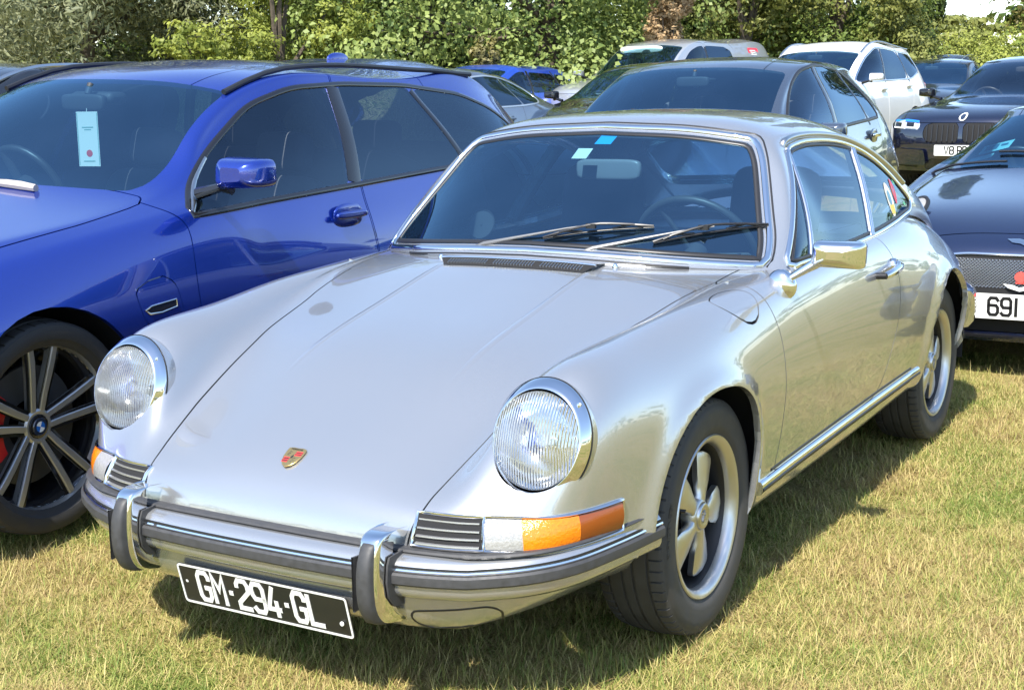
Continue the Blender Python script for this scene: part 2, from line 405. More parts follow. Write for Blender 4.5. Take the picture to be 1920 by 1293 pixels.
GM = mat('grass_ground', (.2, .2, .06), .95, spec=.1); rp = grass_color(GM, False)
t, n, l, b = nodes(GM)
hs = n.new('ShaderNodeHueSaturation'); hs.inputs['Value'].default_value = .62; l.new(rp.outputs[0], hs.inputs['Color']); l.new(hs.outputs[0], b.inputs['Base Color'])
geo = n.new('ShaderNodeNewGeometry'); nz = n.new('ShaderNodeTexNoise'); nz.inputs['Scale'].default_value = 70; nz.inputs['Detail'].default_value = 5; l.new(geo.outputs['Position'], nz.inputs['Vector'])
bp = n.new('ShaderNodeBump'); bp.inputs['Strength'].default_value = 1; bp.inputs['Distance'].default_value = .03; l.new(nz.outputs['Fac'], bp.inputs['Height']); l.new(bp.outputs[0], b.inputs['Normal'])
mb = MB(); q = np.r_[np.linspace(-600, -40, 5), np.linspace(-30, 30, 61), np.linspace(40, 600, 5)]
def ground_z(x, y): return gz(x, y)+(.010*math.sin(x*1.7)*math.sin(y*1.3+.5)-.012 if abs(x) < 31 and abs(y) < 31 else 0)+.035*math.exp(-((y+2.6)/1.2)**2) if -6 < x < 4 else gz(x, y)-.012
mb.grid([[(x, y, ground_z(x, y)) for y in q] for x in q])
gnd = mb.build('ground', GM); gnd['kind'] = 'structure'

# grass blades: tuft meshes scattered over the field
BL = mat('grass_blade', (.3, .3, .08), .55, spec=.3); rp = grass_color(BL, True)
t, n, l, b = nodes(BL); l.new(rp.outputs[0], b.inputs['Base Color'])
tl = n.new('ShaderNodeBsdfTranslucent'); l.new(rp.outputs[0], tl.inputs[0]); mx = n.new('ShaderNodeMixShader'); mx.inputs[0].default_value = .25
out = n['Material Output']; l.new(b.outputs[0], mx.inputs[1]); l.new(tl.outputs[0], mx.inputs[2]); l.new(mx.outputs[0], out.inputs[0])
tufts = bpy.data.collections.new('tufts')
def tuft(i):
    v, f, tone = [], [], []
    nb = 32
    for k in range(nb):
        a = rng.uniform(0, 2*math.pi); r0 = .05*math.sqrt(rng.uniform()); bx, by = r0*math.cos(rng.uniform(0, 6.28)), r0*math.sin(rng.uniform(0, 6.28))
        straw = rng.uniform() < .62
        L = rng.uniform(.022, .058)*(1.5 if rng.uniform() < .08 else 1); w = rng.uniform(.0009, .0018)
        lean = rng.uniform(1.0, 1.75) if straw else rng.uniform(.5, 1.5); curl = rng.uniform(-.6, 1.4)
        tn = rng.uniform(-.1, .45) if straw else rng.uniform(.35, 1.0)
        p = np.array((bx, by, -.004)); d = np.array((math.cos(a), math.sin(a))); s = np.array((-d[1], d[0], 0)); th = lean*.5; b0 = len(v)
        for j in range(4):
            ww = w*(1-j/3.2) ; v += [tuple(p-s*ww), tuple(p+s*ww)]; tone += [tn, tn]
            th += (lean*.5+curl*.5)/3; p = p+np.array((d[0]*math.sin(th), d[1]*math.sin(th), max(math.cos(th), -.25)))*L/3
            p[2] = max(p[2], .003)
        f += [(b0+2*j, b0+2*j+1, b0+2*j+3, b0+2*j+2) for j in range(3)]
    me = bpy.data.meshes.new('tuft'); me.from_pydata(v, [], f); me.update(); me.polygons.foreach_set('use_smooth', [True]*len(f))
    at = me.attributes.new('tone', 'FLOAT', 'POINT'); at.data.foreach_set('value', tone); me.materials.append(BL)
    o = bpy.data.objects.new('tuft', me); tufts.objects.link(o)
for i in range(10): tuft(i)
def scatter_pts():
    P = []
    fx = Vector((_f.x, _f.y, 0)).normalized(); rx = Vector((_r.x, _r.y, 0)).normalized()
    for d0, d1, dens in ((2.3, 4.2, 1150), (4.2, 6.5, 800), (6.5, 10, 320), (10, 16, 100), (16, 26, 24)):
        w0 = .47*d1; n_ = int((d1-d0)*2*w0*dens); dd = rng.uniform(d0, d1, n_); ww = rng.uniform(-w0, w0, n_)
        k = np.abs(ww) < .44*dd+.25; dd, ww = dd[k], ww[k]
        x = CAM.x+fx.x*dd+rx.x*ww; y = CAM.y+fx.y*dd+rx.y*ww
        ok = ~((x > -2.1) & (x < -.1) & (np.abs(y) < .45))
        P.append(np.c_[x, y][ok])
    # strip beside the car mirrored in its doors
    n_ = 2600; x = rng.uniform(-3.4, 1.6, n_); y = rng.uniform(.9, 4.2, n_); P.append(np.c_[x, y])
    P = np.concatenate(P); return [(a, b, ground_z(a, b)) for a, b in P]
gme = bpy.data.meshes.new('grass'); gme.from_pydata(scatter_pts(), [], []); gro = bpy.data.objects.new('grass', gme); link(gro)
gro['kind'] = 'stuff'; tag(gro, 'short mown yellow-green grass with dry straw covering the parking field', 'grass')
ng = bpy.data.node_groups.new('grass_scatter', 'GeometryNodeTree'); ng.interface.new_socket('Geometry', in_out='INPUT', socket_type='NodeSocketGeometry'); ng.interface.new_socket('Geometry', in_out='OUTPUT', socket_type='NodeSocketGeometry')
N_ = ng.nodes; L_ = ng.links; gi = N_.new('NodeGroupInput'); go = N_.new('NodeGroupOutput'); ip = N_.new('GeometryNodeInstanceOnPoints'); ci = N_.new('GeometryNodeCollectionInfo')
ci.inputs['Collection'].default_value = tufts; ci.inputs['Separate Children'].default_value = True; ci.inputs['Reset Children'].default_value = True
rr = N_.new('FunctionNodeRandomValue'); rr.data_type = 'FLOAT_VECTOR'; rr.inputs[0].default_value = (-.12, -.12, 0); rr.inputs[1].default_value = (.12, .12, 6.283)
rs = N_.new('FunctionNodeRandomValue'); rs.data_type = 'FLOAT'; rs.inputs[2].default_value = .65; rs.inputs[3].default_value = 1.25
ip.inputs['Pick Instance'].default_value = True
L_.new(gi.outputs[0], ip.inputs['Points']); L_.new(ci.outputs[0], ip.inputs['Instance']); L_.new(rr.outputs[0], ip.inputs['Rotation']); L_.new(rs.outputs[1], ip.inputs['Scale']); L_.new(ip.outputs[0], go.inputs[0])
gm = gro.modifiers.new('scatter', 'NODES'); gm.node_group = ng

# ------------------------------------------------------------------ trees and bushes
def leaf_mat(name, c0, c1):
    mt = mat(name, c0, .5, spec=.35); t, n, l, b = nodes(mt)
    at = n.new('ShaderNodeAttribute'); at.attribute_name = 'tone'; mx = n.new('ShaderNodeMix'); mx.data_type = 'RGBA'
    mx.inputs['A'].default_value = (*c0, 1); mx.inputs['B'].default_value = (*c1, 1); l.new(at.outputs['Fac'], mx.inputs['Factor']); l.new(mx.outputs['Result'], b.inputs['Base Color'])
    tl = n.new('ShaderNodeBsdfTranslucent'); l.new(mx.outputs['Result'], tl.inputs[0]); ms = n.new('ShaderNodeMixShader'); ms.inputs[0].default_value = .3
    l.new(b.outputs[0], ms.inputs[1]); l.new(tl.outputs[0], ms.inputs[2]); l.new(ms.outputs[0], n['Material Output'].inputs[0]); return mt
BARK = add_noise_bump(mat('bark', (.09, .07, .05), .9), 12, .6, .03, col_var=.4)
def crown_mesh(name, blobs, nleaf, size, mt, aspect=1.6, droop=0., seed=1):
    """leaf quads gathered in clumps on and inside a set of ellipsoids (cx, cy, cz, rx, ry, rz)"""
    g = np.random.default_rng(seed); vol = np.array([b[3]*b[4]*b[5] for b in blobs])**.67; cnt = (nleaf*vol/vol.sum()).astype(int); V, F, T = [], [], []
    C, Nn, S, TT = [], [], [], []
    for b, n_ in zip(blobs, cnt):
        nc = max(6, n_//55); u = g.normal(size=(nc, 3)); u /= np.linalg.norm(u, axis=1, keepdims=True); rad = g.uniform(.52, 1.10, (nc, 1))
        cc = u*rad; ctone = g.uniform(0, 1, nc); k = g.integers(0, nc, n_); off = g.normal(size=(n_, 3))*.13
        p = cc[k]+off; C.append(p*np.array(b[3:6])+np.array(b[:3])); d = u[k]*.6+off*4.5+g.normal(size=(n_, 3))*.45+np.array((.25, .1, .45)); Nn.append(d/np.linalg.norm(d, axis=1, keepdims=True))
        S.append(size*g.uniform(.55, 1.3, n_)); TT.append(np.clip(.75*ctone[k]+g.uniform(-.1, .4, n_), 0, 1))
    C, Nn, S, TT = np.concatenate(C), np.concatenate(Nn), np.concatenate(S), np.concatenate(TT); m_ = len(C)
    ok = C[:, 2] > .05; C, Nn, S, TT = C[ok], Nn[ok], S[ok], TT[ok]; m_ = len(C)
    h = g.normal(size=(m_, 3)); h[:, 2] -= droop; A = np.cross(Nn, h); A /= np.maximum(np.linalg.norm(A, axis=1, keepdims=True), 1e-6); B = np.cross(Nn, A)
    A *= (S/2)[:, None]; B *= (S*aspect/2)[:, None]
    fold = Nn*(S*.12)[:, None]
    V = np.stack([C-B, C-A*.9+fold, C+B, C+A*.9+fold], 1).reshape(-1, 3); i = np.arange(m_)*4; F = np.stack([i, i+1, i+2, i+3], 1)
    me = bpy.data.meshes.new(name); me.vertices.add(len(V)); me.vertices.foreach_set('co', V.ravel()); me.loops.add(4*m_); me.polygons.add(m_)
    me.loops.foreach_set('vertex_index', F.ravel()); me.polygons.foreach_set('loop_start', i); me.update(calc_edges=True); me.validate()
    at = me.attributes.new('tone', 'FLOAT', 'POINT'); at.data.foreach_set('value', np.repeat(TT, 4)); me.materials.append(mt); return me
def tree(name, label, cat, px, depth, blobs, nleaf, size, mt, seed, trunk=None, aspect=1.6, group=None):
    x, y = at_px(px, depth); root = thing(name, label, cat, (x, y, gz(x, y)), group=group)
    o = bpy.data.objects.new('crown', crown_mesh('crown', blobs, nleaf, size, mt, aspect, seed=seed)); link(o, root); 
    g = random.Random(seed); mb = MB(); hh = trunk or .5*max(b[2] for b in blobs)
    r0 = .05+hh*.025
    mb.tube([(0, 0, -.1), (.05, .02, hh*.4), (.0, .08, hh*.8), (.05, .0, hh)], [r0*1.4, r0, r0*.8, r0*.6], 9)
    for b in blobs[:7]: mb.tube([(0, .04, hh*.55), (b[0]*.4, b[1]*.4, hh*.55+(b[2]-hh*.55)*.5), (b[0]*.9, b[1]*.9, b[2]+b[5]*.3)], [r0*.6, r0*.4, r0*.12], 6)
    mb.build('trunk', BARK, root); return root
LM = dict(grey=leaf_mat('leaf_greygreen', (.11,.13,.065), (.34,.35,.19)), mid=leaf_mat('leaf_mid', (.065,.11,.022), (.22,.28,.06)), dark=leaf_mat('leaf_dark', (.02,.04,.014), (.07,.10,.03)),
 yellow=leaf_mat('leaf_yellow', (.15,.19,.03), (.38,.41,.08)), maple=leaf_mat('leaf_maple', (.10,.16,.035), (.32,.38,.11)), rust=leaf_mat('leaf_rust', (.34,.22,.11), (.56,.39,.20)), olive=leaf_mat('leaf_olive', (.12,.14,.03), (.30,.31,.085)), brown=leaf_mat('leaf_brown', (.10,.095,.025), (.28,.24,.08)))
def bl(*a): return list(a)
def blobset(w, h, n, seed, z0=.3):
    g = random.Random(seed); o = []
    for i in range(n):
        z = g.uniform(z0*h, h*.92); k = 1-.5*(z/h)**2; o.append((g.uniform(-.5, .5)*w*k, g.uniform(-.35, .35)*w*k, z, w*g.uniform(.20, .32), w*g.uniform(.20, .32), h*g.uniform(.10, .2)))
    return o
specs = [
 ('willow_tree','grey-green feathery tree filling the upper left corner','tree',-60,27,blobset(7,8.5,16,1,.05),42000,.045,'grey',3.2),
 ('willow_tree','grey-green feathery tree second from the left edge','tree',190,26,blobset(6,8,16,2,.05),42000,.045,'grey',3.2),
 ('willow_tree','pale feathery tree left of the bright yellow-green bush','tree',370,28,blobset(5,8,14,3,.05),36000,.042,'grey',3.2),
 ('bush','bright yellow-green bush behind the blue estate roof','bush',535,24,blobset(2.2,4.4,11,4,.1),26000,.045,'yellow',1.8),
 ('bush','low yellow-green bush left of the blue estate roof fin','bush',415,23,blobset(1.9,2.0,9,5,.1),12000,.05,'yellow',1.8),
 ('broadleaf_tree','dense green tree behind the blue estate tailgate','tree',640,29,blobset(4.6,8,20,6,.03),42000,.058,'mid',1.6),
 ('dark_gap_tree','very dark tree in the shade at the middle of the tree line','tree',815,33,blobset(6,9,18,7,.03),30000,.08,'dark',1.7),  # shade of the gap is put into the dark leaf colour
 ('maple_tree','broad-leaved maple with large pale green leaves left of the grey pickup','tree',1040,26,blobset(6.2,8,22,8,.04),36000,.082,'maple',1.2),
 ('bush','rust-brown bush above the roof of the grey pickup','bush',1255,25,blobset(1.15,3.1,9,9,.35),12000,.05,'rust',1.7),
 ('bush','small brownish bush at the foot of the maple','bush',925,23.5,blobset(1.0,1.8,6,19,.2),7000,.04,'brown',1.7),
 ('hedge_tree','olive-green rounded tree above the white car roof','tree',1390,28,blobset(4.2,5.2,14,10,.1),26000,.06,'olive',1.8),
 ('broadleaf_tree','leafy green tree behind the white car','tree',1560,29,blobset(3.4,7.5,18,11,.06),38000,.058,'mid',1.6),
 ('hedge_tree','low olive bush right of the white car roof','bush',1690,27,blobset(2.2,2.9,9,12,.1),15000,.055,'olive',1.7),
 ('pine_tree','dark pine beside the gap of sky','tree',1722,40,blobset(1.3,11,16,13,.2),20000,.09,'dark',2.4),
 ('broadleaf_tree','brown-green tree at the right edge','tree',2090,34,blobset(5.0,10,18,14,.12),30000,.085,'brown',1.5),
 ('bush','clipped round lime-green bush beside the sky gap','bush',1822,30,[(0,0,1.1,1.45,1.3,.95),(.5,0,1.0,1.0,1.0,.8),(-.5,0,.9,1.0,1.0,.8)],16000,.045,'yellow',1.5),
 ('broadleaf_tree','hazy green tree far behind the clipped bush','tree',1700,70,blobset(9,3.4,14,15,.05),7000,.25,'olive',1.5),
]
for i, (nm, lb, ct, px, dp, bb, nl, sz, mk, asp) in enumerate(specs): tree(nm, lb, ct, px, dp, bb, nl, sz, LM[mk], 100+i, aspect=asp)
for k, (px, dp, h, sd) in enumerate(((-150,36,8,31),(120,37,8,32),(330,38,8,33),(560,37,8,34),(800,40,8.5,35),(980,38,8,36),(1180,39,8,37),(1330,37,7.5,38),(1440,39,8,39),(1490,44,8.5,40),(2190,42,9,42))):
    tree('broadleaf_tree', ['shaded broad-leaved tree behind the front row at the far left','tall dark tree behind the grey-green trees','tall dark tree behind the pale feathery tree','tall tree behind the bright yellow-green bush','tallest dark tree in the middle of the back row','dark tree behind the left half of the maple','dark tree behind the right half of the maple','dark tree behind the rust-brown bush','tall tree behind the olive rounded tree','tall tree left of the sky gap','tall tree at the back of the right edge'][k], 'tree', px, dp, blobset(6.5, h, 20, sd, .04), 16000, .13, LM['mid' if k % 2 else 'dark'], 300+sd)  # back row alternates dark and mid leaf colours
# far woods all round the field (also what the cars mirror)
bb = []
g = random.Random(5)
for a in np.arange(0, 360, 5.0):
    d = g.uniform(75, 95); rel = (a-math.degrees(math.atan2(_f.y, _f.x))+180) % 360-180
    if abs(rel-(-17.3)) < 2.6: continue
    h = g.uniform(6, 10)*(.8 if abs(rel) < 30 else 1.0); x, y = CAM.x+d*math.cos(R(a)), CAM.y+d*math.sin(R(a)); bb += [(x, y, h*.45, 4.6, 4.6, h*.5), (x+g.uniform(-2, 2), y+g.uniform(-2, 2), h*.7, 2.6, 2.6, h*.3)]
fw = bpy.data.objects.new('far_woods', crown_mesh('far_woods', bb, 26000, .75, LM['mid'], 1.4, seed=77)); link(fw); fw['kind'] = 'stuff'; tag(fw, 'distant line of trees around the field', 'woods')
# ------------------------------------------------------------------ wheels (axis = local +y outwards)
def tyre_mesh(name, Ro, W, rim_r, blocks=64, groove=.006):
    """tread with lateral slits and ribs; centre of wheel at origin, axis y, outer face towards +y"""
    h = W/2; ang = []; cutm = []
    for k in range(blocks):
        a0 = 2*math.pi*k/blocks; st = 2*math.pi/blocks
        for t, c in ((0, 1), (.13, 1), (.16, 0), (.97, 0)): ang.append(a0+st*t); cutm.append(c)
    sw = Ro-rim_r
    prof = [(rim_r-.006, -h*.80), (rim_r+.004, -h*.86), (rim_r+sw*.35, -h*1.0), (rim_r+sw*.62, -h*1.01), (rim_r+sw*.86, -h*.93)]
    tread = [(-h*.86, 1), (-h*.60, 1), (-h*.585, 2), (-h*.53, 2), (-h*.515, 0), (-h*.2, 0), (-h*.185, 2), (-h*.12, 2), (-h*.105, 0), (h*.105, 0), (h*.12, 2), (h*.185, 2), (h*.2, 0), (h*.515, 0), (h*.53, 2), (h*.585, 2), (h*.60, 1), (h*.86, 1)]
    back = [(rim_r+sw*.86, h*.93), (rim_r+sw*.80, h*.955), (rim_r+sw*.78, h*.985), (rim_r+sw*.62, h*1.01), (rim_r+sw*.35, h*1.0), (rim_r+sw*.22, h*.965), (rim_r+sw*.19, h*.93), (rim_r+.004, h*.88), (rim_r-.006, h*.80)]
    G = []
    for a, c in zip(ang, cutm):
        row = [(r, y) for r, y in prof]
        for y, kk in tread:
            r = Ro-.010*(y/h)**2
            if kk == 2: r -= groove
            if kk == 1 and c: r -= groove*.8
            row.append((r, y))
        row += back
        G.append([(r*math.cos(a), y, r*math.sin(a)) for r, y in row])
    mb = MB(); mb.grid(G, wrap_u=True); return mb
def disc_prof(mb, prof, n=64, y0=0):
    G = [[(r*math.cos(a), y, r*math.sin(a)) for r, y in prof] for a in np.linspace(0, 2*math.pi, n, endpoint=False)]
    return mb.grid(G, wrap_u=True)
def spoke(mb, outline, y_of, ang, th=.02):
    """outline: list of (radius, half width) ; crowned solid spoke"""
    ca, sa = math.cos(ang), math.sin(ang); G = []
    for r, w in outline:
        row = []
        for s, dy in ((-1, -th), (-1, -.003), (-.8, 0.0015), (0, .004), (.8, .0015), (1, -.003), (1, -th)):
            x = s*w; y = y_of(r)+dy; row.append((r*ca-x*sa, y, r*sa+x*ca))
        G.append(row)
    b0 = len(mb.v); mb.grid(G); k = 7
    mb.f += [tuple(b0+i for i in range(k)), tuple(b0+(len(outline)-1)*k+i for i in range(k))[::-1]]
    return mb
def wheel_empty(parent, x, y, z, side, steer=0, name='wheel'):
    w = bpy.data.objects.new(name, None); w.empty_display_size = .1; link(w, parent)
    w.location = (x, y, z); w.rotation_euler = (0, 0, (0 if side > 0 else math.pi)+steer); return w

# ------------------------------------------------------------------ silver sports car
car = thing('silver_sports_car', 'silver classic two-door sports car with black front number plate, nearest to the viewer', 'car')
low = [
 # A centre      B            C hood edge       D               E crest          F shoulder       G side           H lower          I sill           J under
 [(.795,0,.385),(.795,.20,.39),(.787,.39,.402),(.778,.48,.402),(.757,.57,.400),(.700,.675,.398),(.600,.728,.392),(.500,.757,.380),(.420,.768,.365),(.42,.70,.34)],
 [(.780,0,.445),(.779,.20,.448),(.768,.40,.450),(.748,.505,.452),(.705,.598,.466),(.655,.688,.478),(.560,.738,.448),(.470,.762,.405),(.395,.768,.360),(.40,.70,.33)],
 [(.690,0,.528),(.688,.21,.525),(.680,.415,.512),(.650,.502,.560),(.618,.617,.598),(.604,.722,.600),(.500,.760,.524),(.415,.772,.440),(.350,.768,.340),(.35,.70,.31)],
 [(.500,0,.624),(.498,.225,.620),(.495,.444,.604),(.510,.514,.692),(.535,.622,.754),(.497,.733,.705),(.385,.776,.590),(.325,.780,.455),(.280,.766,.305),(.28,.70,.28)],
 [(.270,0,.722),(.270,.24,.718),(.270,.470,.703),(.272,.551,.764),(.275,.645,.792),(.255,.732,.738),(.205,.787,.628),(.180,.788,.470),(.150,.764,.275),(.15,.70,.25)],
 [(.000,0,.790),(.000,.265,.785),(.000,.528,.765),(.000,.592,.794),(.000,.657,.820),(.000,.742,.767),(.000,.794,.645),(.000,.791,.480),(.000,.760,.262),(.00,.70,.24)],
 [(-.22,0,.842),(-.22,.285,.837),(-.22,.569,.815),(-.22,.615,.828),(-.22,.664,.836),(-.22,.744,.790),(-.22,.791,.655),(-.22,.788,.480),(-.22,.755,.258),(-.22,.70,.235)],
 [(-.42,0,.882),(-.43,.30,.875),(-.44,.600,.846),(-.44,.634,.848),(-.45,.672,.847),(-.46,.746,.808),(-.47,.787,.665),(-.48,.784,.475),(-.48,.750,.256),(-.48,.70,.235)],
 [(-.68,0,.885),(-.70,.34,.880),(-.72,.640,.858),(-.72,.668,.857),(-.72,.700,.851),(-.72,.750,.812),(-.72,.784,.670),(-.72,.781,.475),(-.72,.748,.256),(-.72,.69,.235)],
 [(-1.20,0,.86),(-1.20,.38,.86),(-1.20,.640,.862),(-1.20,.672,.864),(-1.20,.705,.862),(-1.20,.752,.822),(-1.20,.784,.670),(-1.20,.781,.478),(-1.20,.750,.268),(-1.20,.69,.25)],
 [(-1.65,0,.88),(-1.65,.36,.88),(-1.65,.610,.880),(-1.65,.650,.884),(-1.65,.690,.880),(-1.64,.750,.825),(-1.62,.790,.670),(-1.60,.787,.480),(-1.60,.752,.282),(-1.60,.69,.26)],
 [(-2.15,0,.90),(-2.14,.33,.90),(-2.10,.560,.905),(-2.07,.615,.905),(-2.04,.665,.895),(-2.00,.752,.810),(-1.95,.802,.665),(-1.95,.798,.500),(-1.95,.757,.300),(-1.95,.69,.28)],
 [(-2.55,0,.87),(-2.54,.32,.862),(-2.50,.540,.840),(-2.47,.610,.828),(-2.44,.672,.805),(-2.40,.752,.732),(-2.34,.803,.620),(-2.30,.798,.480),(-2.28,.760,.325),(-2.28,.69,.30)],
 [(-2.86,0,.77),(-2.84,.30,.762),(-2.80,.500,.742),(-2.77,.570,.728),(-2.73,.640,.698),(-2.69,.715,.640),(-2.62,.770,.550),(-2.58,.772,.450),(-2.54,.745,.350),(-2.54,.69,.33)],
 [(-3.04,0,.64),(-3.02,.29,.633),(-2.98,.480,.615),(-2.95,.545,.602),(-2.91,.605,.585),(-2.86,.665,.555),(-2.79,.722,.500),(-2.73,.742,.430),(-2.69,.730,.370),(-2.69,.69,.35)],
 [(-3.08,0,.47),(-3.06,.28,.465),(-3.02,.470,.460),(-2.99,.530,.455),(-2.95,.590,.450),(-2.90,.645,.445),(-2.83,.700,.430),(-2.77,.722,.400),(-2.73,.715,.380),(-2.73,.69,.37)],
]
low[0] = [(x+.004, y, z-.035) for x, y, z in low[0]]
B0 = Sheet.bspline(low, 9, 8).orient()
# flared wheel-arch lips
FA = rpoly([(.40,.20),(.372,.43),(.30,.560),(.17,.633),(.03,.652),(-.10,.632),(-.19,.575),(-.255,.46),(-.275,.20)], .09, 6)
RA = rpoly([(-1.93,.20),(-1.945,.44),(-1.99,.57),(-2.09,.665),(-2.215,.694),(-2.34,.665),(-2.44,.585),(-2.50,.46),(-2.515,.20)], .09, 6)
xz = B0.V[:, [0, 2]]; sy = np.sign(B0.V[:, 1])
side = np.abs(B0.V[:, 1]) > .6
for AR, amp in ((FA, .016), (RA, .014)):
    d = -sdp(xz, AR); wgt = np.where((d > -.02) & side & (xz[:, 1] < .76), np.exp(-(np.maximum(d, 0)/.034)**2), 0)
    B0.V[:, 1] += sy*amp*wgt
    B0.N[:, 2] += .0
# recompute normals on the moved grid
def renormal(S):
    N = np.zeros_like(S.V)
    for q in S.F:
        n = np.cross(S.V[q[2]]-S.V[q[0]], S.V[q[3]]-S.V[q[1]]); N[list(q)] += n
    S.N = N/np.maximum(np.linalg.norm(N, axis=1, keepdims=True), 1e-9)
renormal(B0)
T_low = B0.tree()
def side_y(x, z, tree=None):
    p, n = hit(tree or T_low, (x, 1.6, z), (0, -1, 0)); return p, n
def top_p(x, y, tree=None):
    return hit(tree or T_low, (x, y, 2.0), (0, 0, -1))
body = B0
ax = lambda S: (S.V[:, [0, 2]], np.abs(S.V[:, 1]))
for AR in (FA, RA):
    P, ay = ax(body); _, body = body.cut(np.minimum(sdp(P, AR), ay-.5))
# the opening under the greenhouse
foot = [(-.50,0),(-.52,.25),(-.60,.46),(-.70,.655),(-.90,.694),(-1.20,.696),(-1.65,.68),(-2.0,.645),(-2.12,.60),(-2.3,.56),(-2.5,.40),(-2.6,.2),(-2.62,0)]
foot = foot+[(x, -y) for x, y in foot[::-1]]
_, body = body.cut(np.minimum(sdp(body.V[:, :2], foot), body.V[:, 2]-.74))
# headlamp openings
hc = np.array((.592, .618, .624)); hup = np.array((-.275, 0, .961)); 
for s in (1, -1):
    d = body.V-hc*(1, s, 1); a = d@hup; b = d[:, 1]
    _, body = body.cut(np.minimum(1-np.sqrt((a/.118)**2+(b/.108)**2), .12-np.abs(d[:, 0])))
# bonnet
Cl = [(.80,.385),(.770,.398),(.747,.406),(.708,.411),(.666,.419),(.556,.437),(.508,.443),(.312,.461),(.18,.49),(-.038,.535),(-.094,.549),(-.175,.562),(-.258,.575),(-.318,.586)]
Cl = cr(Cl, 4).tolist()
hoodp = [(.95, .385)]+Cl; hoodp = hoodp+[(-.345, .40), (-.352, 0)]; hoodp = hoodp+[(x, -y) for x, y in hoodp[:-1][::-1]]
hood, body = body.cut(np.minimum(sdp(body.V[:, :2], hoodp), body.V[:, 2]-.36), .0022)
bonnet = hood.build('bonnet', SILVER, car, .02)
T_hd = BVHTree.FromPolygons([tuple(p) for p in hood.V], hood.F)
for s in (1, -1):
    G = []
    for x in np.linspace(-.322, .42, 40):
        k = min(1, (.42-x)/.25)**.7; row = []
        for o_, h_ in ((-.016,-.0006),(-.010,.0006),(-.004,.0024),(.004,.0024),(.010,.0006),(.016,-.0006)):
            p, n = hit(T_hd, (x, s*.246+o_, 2), (0, 0, -1)); n = n if n.z > 0 else -n; row.append(p+n*(h_*k-.0002))
        G.append(row)
    mb = MB(); mb.grid(G); mb.build('crease', SILVER, bonnet, angle=80)
# doors
DR = [(-.405,.875),(-.392,.845),(-.405,.81),(-.44,.70),(-.468,.55),(-.46,.42),(-.437,.318),(-.90,.328),(-1.36,.350),(-1.425,.385),(-1.47,.44),(-1.535,.55),(-1.572,.65),(-1.585,.72),(-1.568,.79),(-1.53,.845),(-1.49,.90),(-1.0,.95),(-.70,.95),(-.48,.87)]
DRs = rpoly(DR, .03, 3)
for s in (1, -1):
    d, body = body.cut(np.minimum(sdp(body.V[:, [0, 2]], DRs), s*body.V[:, 1]-.60), .0022)
    door = d.build('door', SILVER, car, .014)
    if s > 0: door_l = door
    else: door_r = door
# front wings, fuel flap
wing = np.array([(1.0,.39)]+Cl+[(-.40,.598),(-.52,.63),(-.64,.693),(-.66,.72),(-.66,.95),(1.0,.95)])
fuel_c = []
for px, py in [(-.172,.682),(-.24,.670),(-.315,.682),(-.358,.708),(-.360,.740),(-.320,.760),(-.255,.760),(-.205,.742),(-.172,.712)]: fuel_c.append((px, py))
fuel = cr(fuel_c, 5, True)
ff, body = body.cut(np.minimum(sdp(body.V[:, :2], fuel), body.V[:, 2]-.70), .0016)
ff.build('fuel_flap', SILVER, car, .010)
for s in (1, -1):
    w, body = body.cut(np.minimum(np.minimum(sdp(body.V[:, :2]*(1, s), wing), body.V[:, 0]+.72), s*body.V[:, 1]-.3), .0016)
    w.build('front_wing', SILVER, car, .018)
    if s > 0: wing_l = w
for i_, isl in enumerate(body.islands()):
    if len(isl.F) > 6: isl.build('body_shell' if i_ == 0 else 'cowl_panel', SILVER, car, .02)
# dark seam bed so panel gaps read black
# greenhouse
A_ = [(-.372,0,.884),(-.555,0,1.012),(-.755,0,1.148),(-.952,0,1.268),(-1.20,0,1.298),(-1.55,0,1.300),(-1.90,0,1.258),(-2.2,0,1.175),(-2.5,0,1.055),(-2.75,0,.93)]
B_ = [(-.405,.28,.880),(-.585,.27,1.006),(-.775,.262,1.142),(-.960,.25,1.264),(-1.20,.26,1.290),(-1.55,.265,1.290),(-1.90,.27,1.246),(-2.2,.28,1.160),(-2.5,.29,1.04),(-2.74,.30,.915)]
C_ = [(-.495,.49,.868),(-.650,.47,.992),(-.822,.45,1.128),(-.975,.425,1.245),(-1.20,.43,1.266),(-1.55,.44,1.260),(-1.89,.455,1.205),(-2.17,.47,1.110),(-2.46,.48,.995),(-2.70,.47,.88)]
D_ = [(-.640,.668,.852),(-.757,.636,.976),(-.887,.583,1.116),(-.985,.528,1.212),(-1.20,.540,1.228),(-1.55,.552,1.214),(-1.87,.572,1.148),(-2.10,.60,1.05),(-2.38,.61,.945),(-2.62,.58,.84)]
E_ = [(-.690,.705,.850),(-.800,.672,.975),(-.930,.612,1.112),(-1.04,.556,1.190),(-1.22,.556,1.203),(-1.55,.568,1.188),(-1.85,.590,1.125),(-2.07,.622,1.032),(-2.34,.645,.92),(-2.58,.62,.81)]
G_ = [(-.700,.712,.842),(-.870,.714,.848),(-1.03,.714,.850),(-1.16,.714,.852),(-1.31,.712,.855),(-1.56,.706,.862),(-1.82,.694,.876),(-2.05,.672,.896),(-2.30,.665,.855),(-2.54,.64,.78)]
E_, G_ = np.array(E_), np.array(G_)
f = lambda t, b: [tuple(p) for p in E_*(1-t)+G_*t+np.array((0, b, 0))]
gh = [list(r) for r in zip(A_, B_, C_, D_, [tuple(p) for p in E_], f(.33, .008), f(.67, .008), [tuple(p) for p in G_])]
G0 = Sheet.bspline(gh, 10, 8).orient(); T_gh = G0.tree()
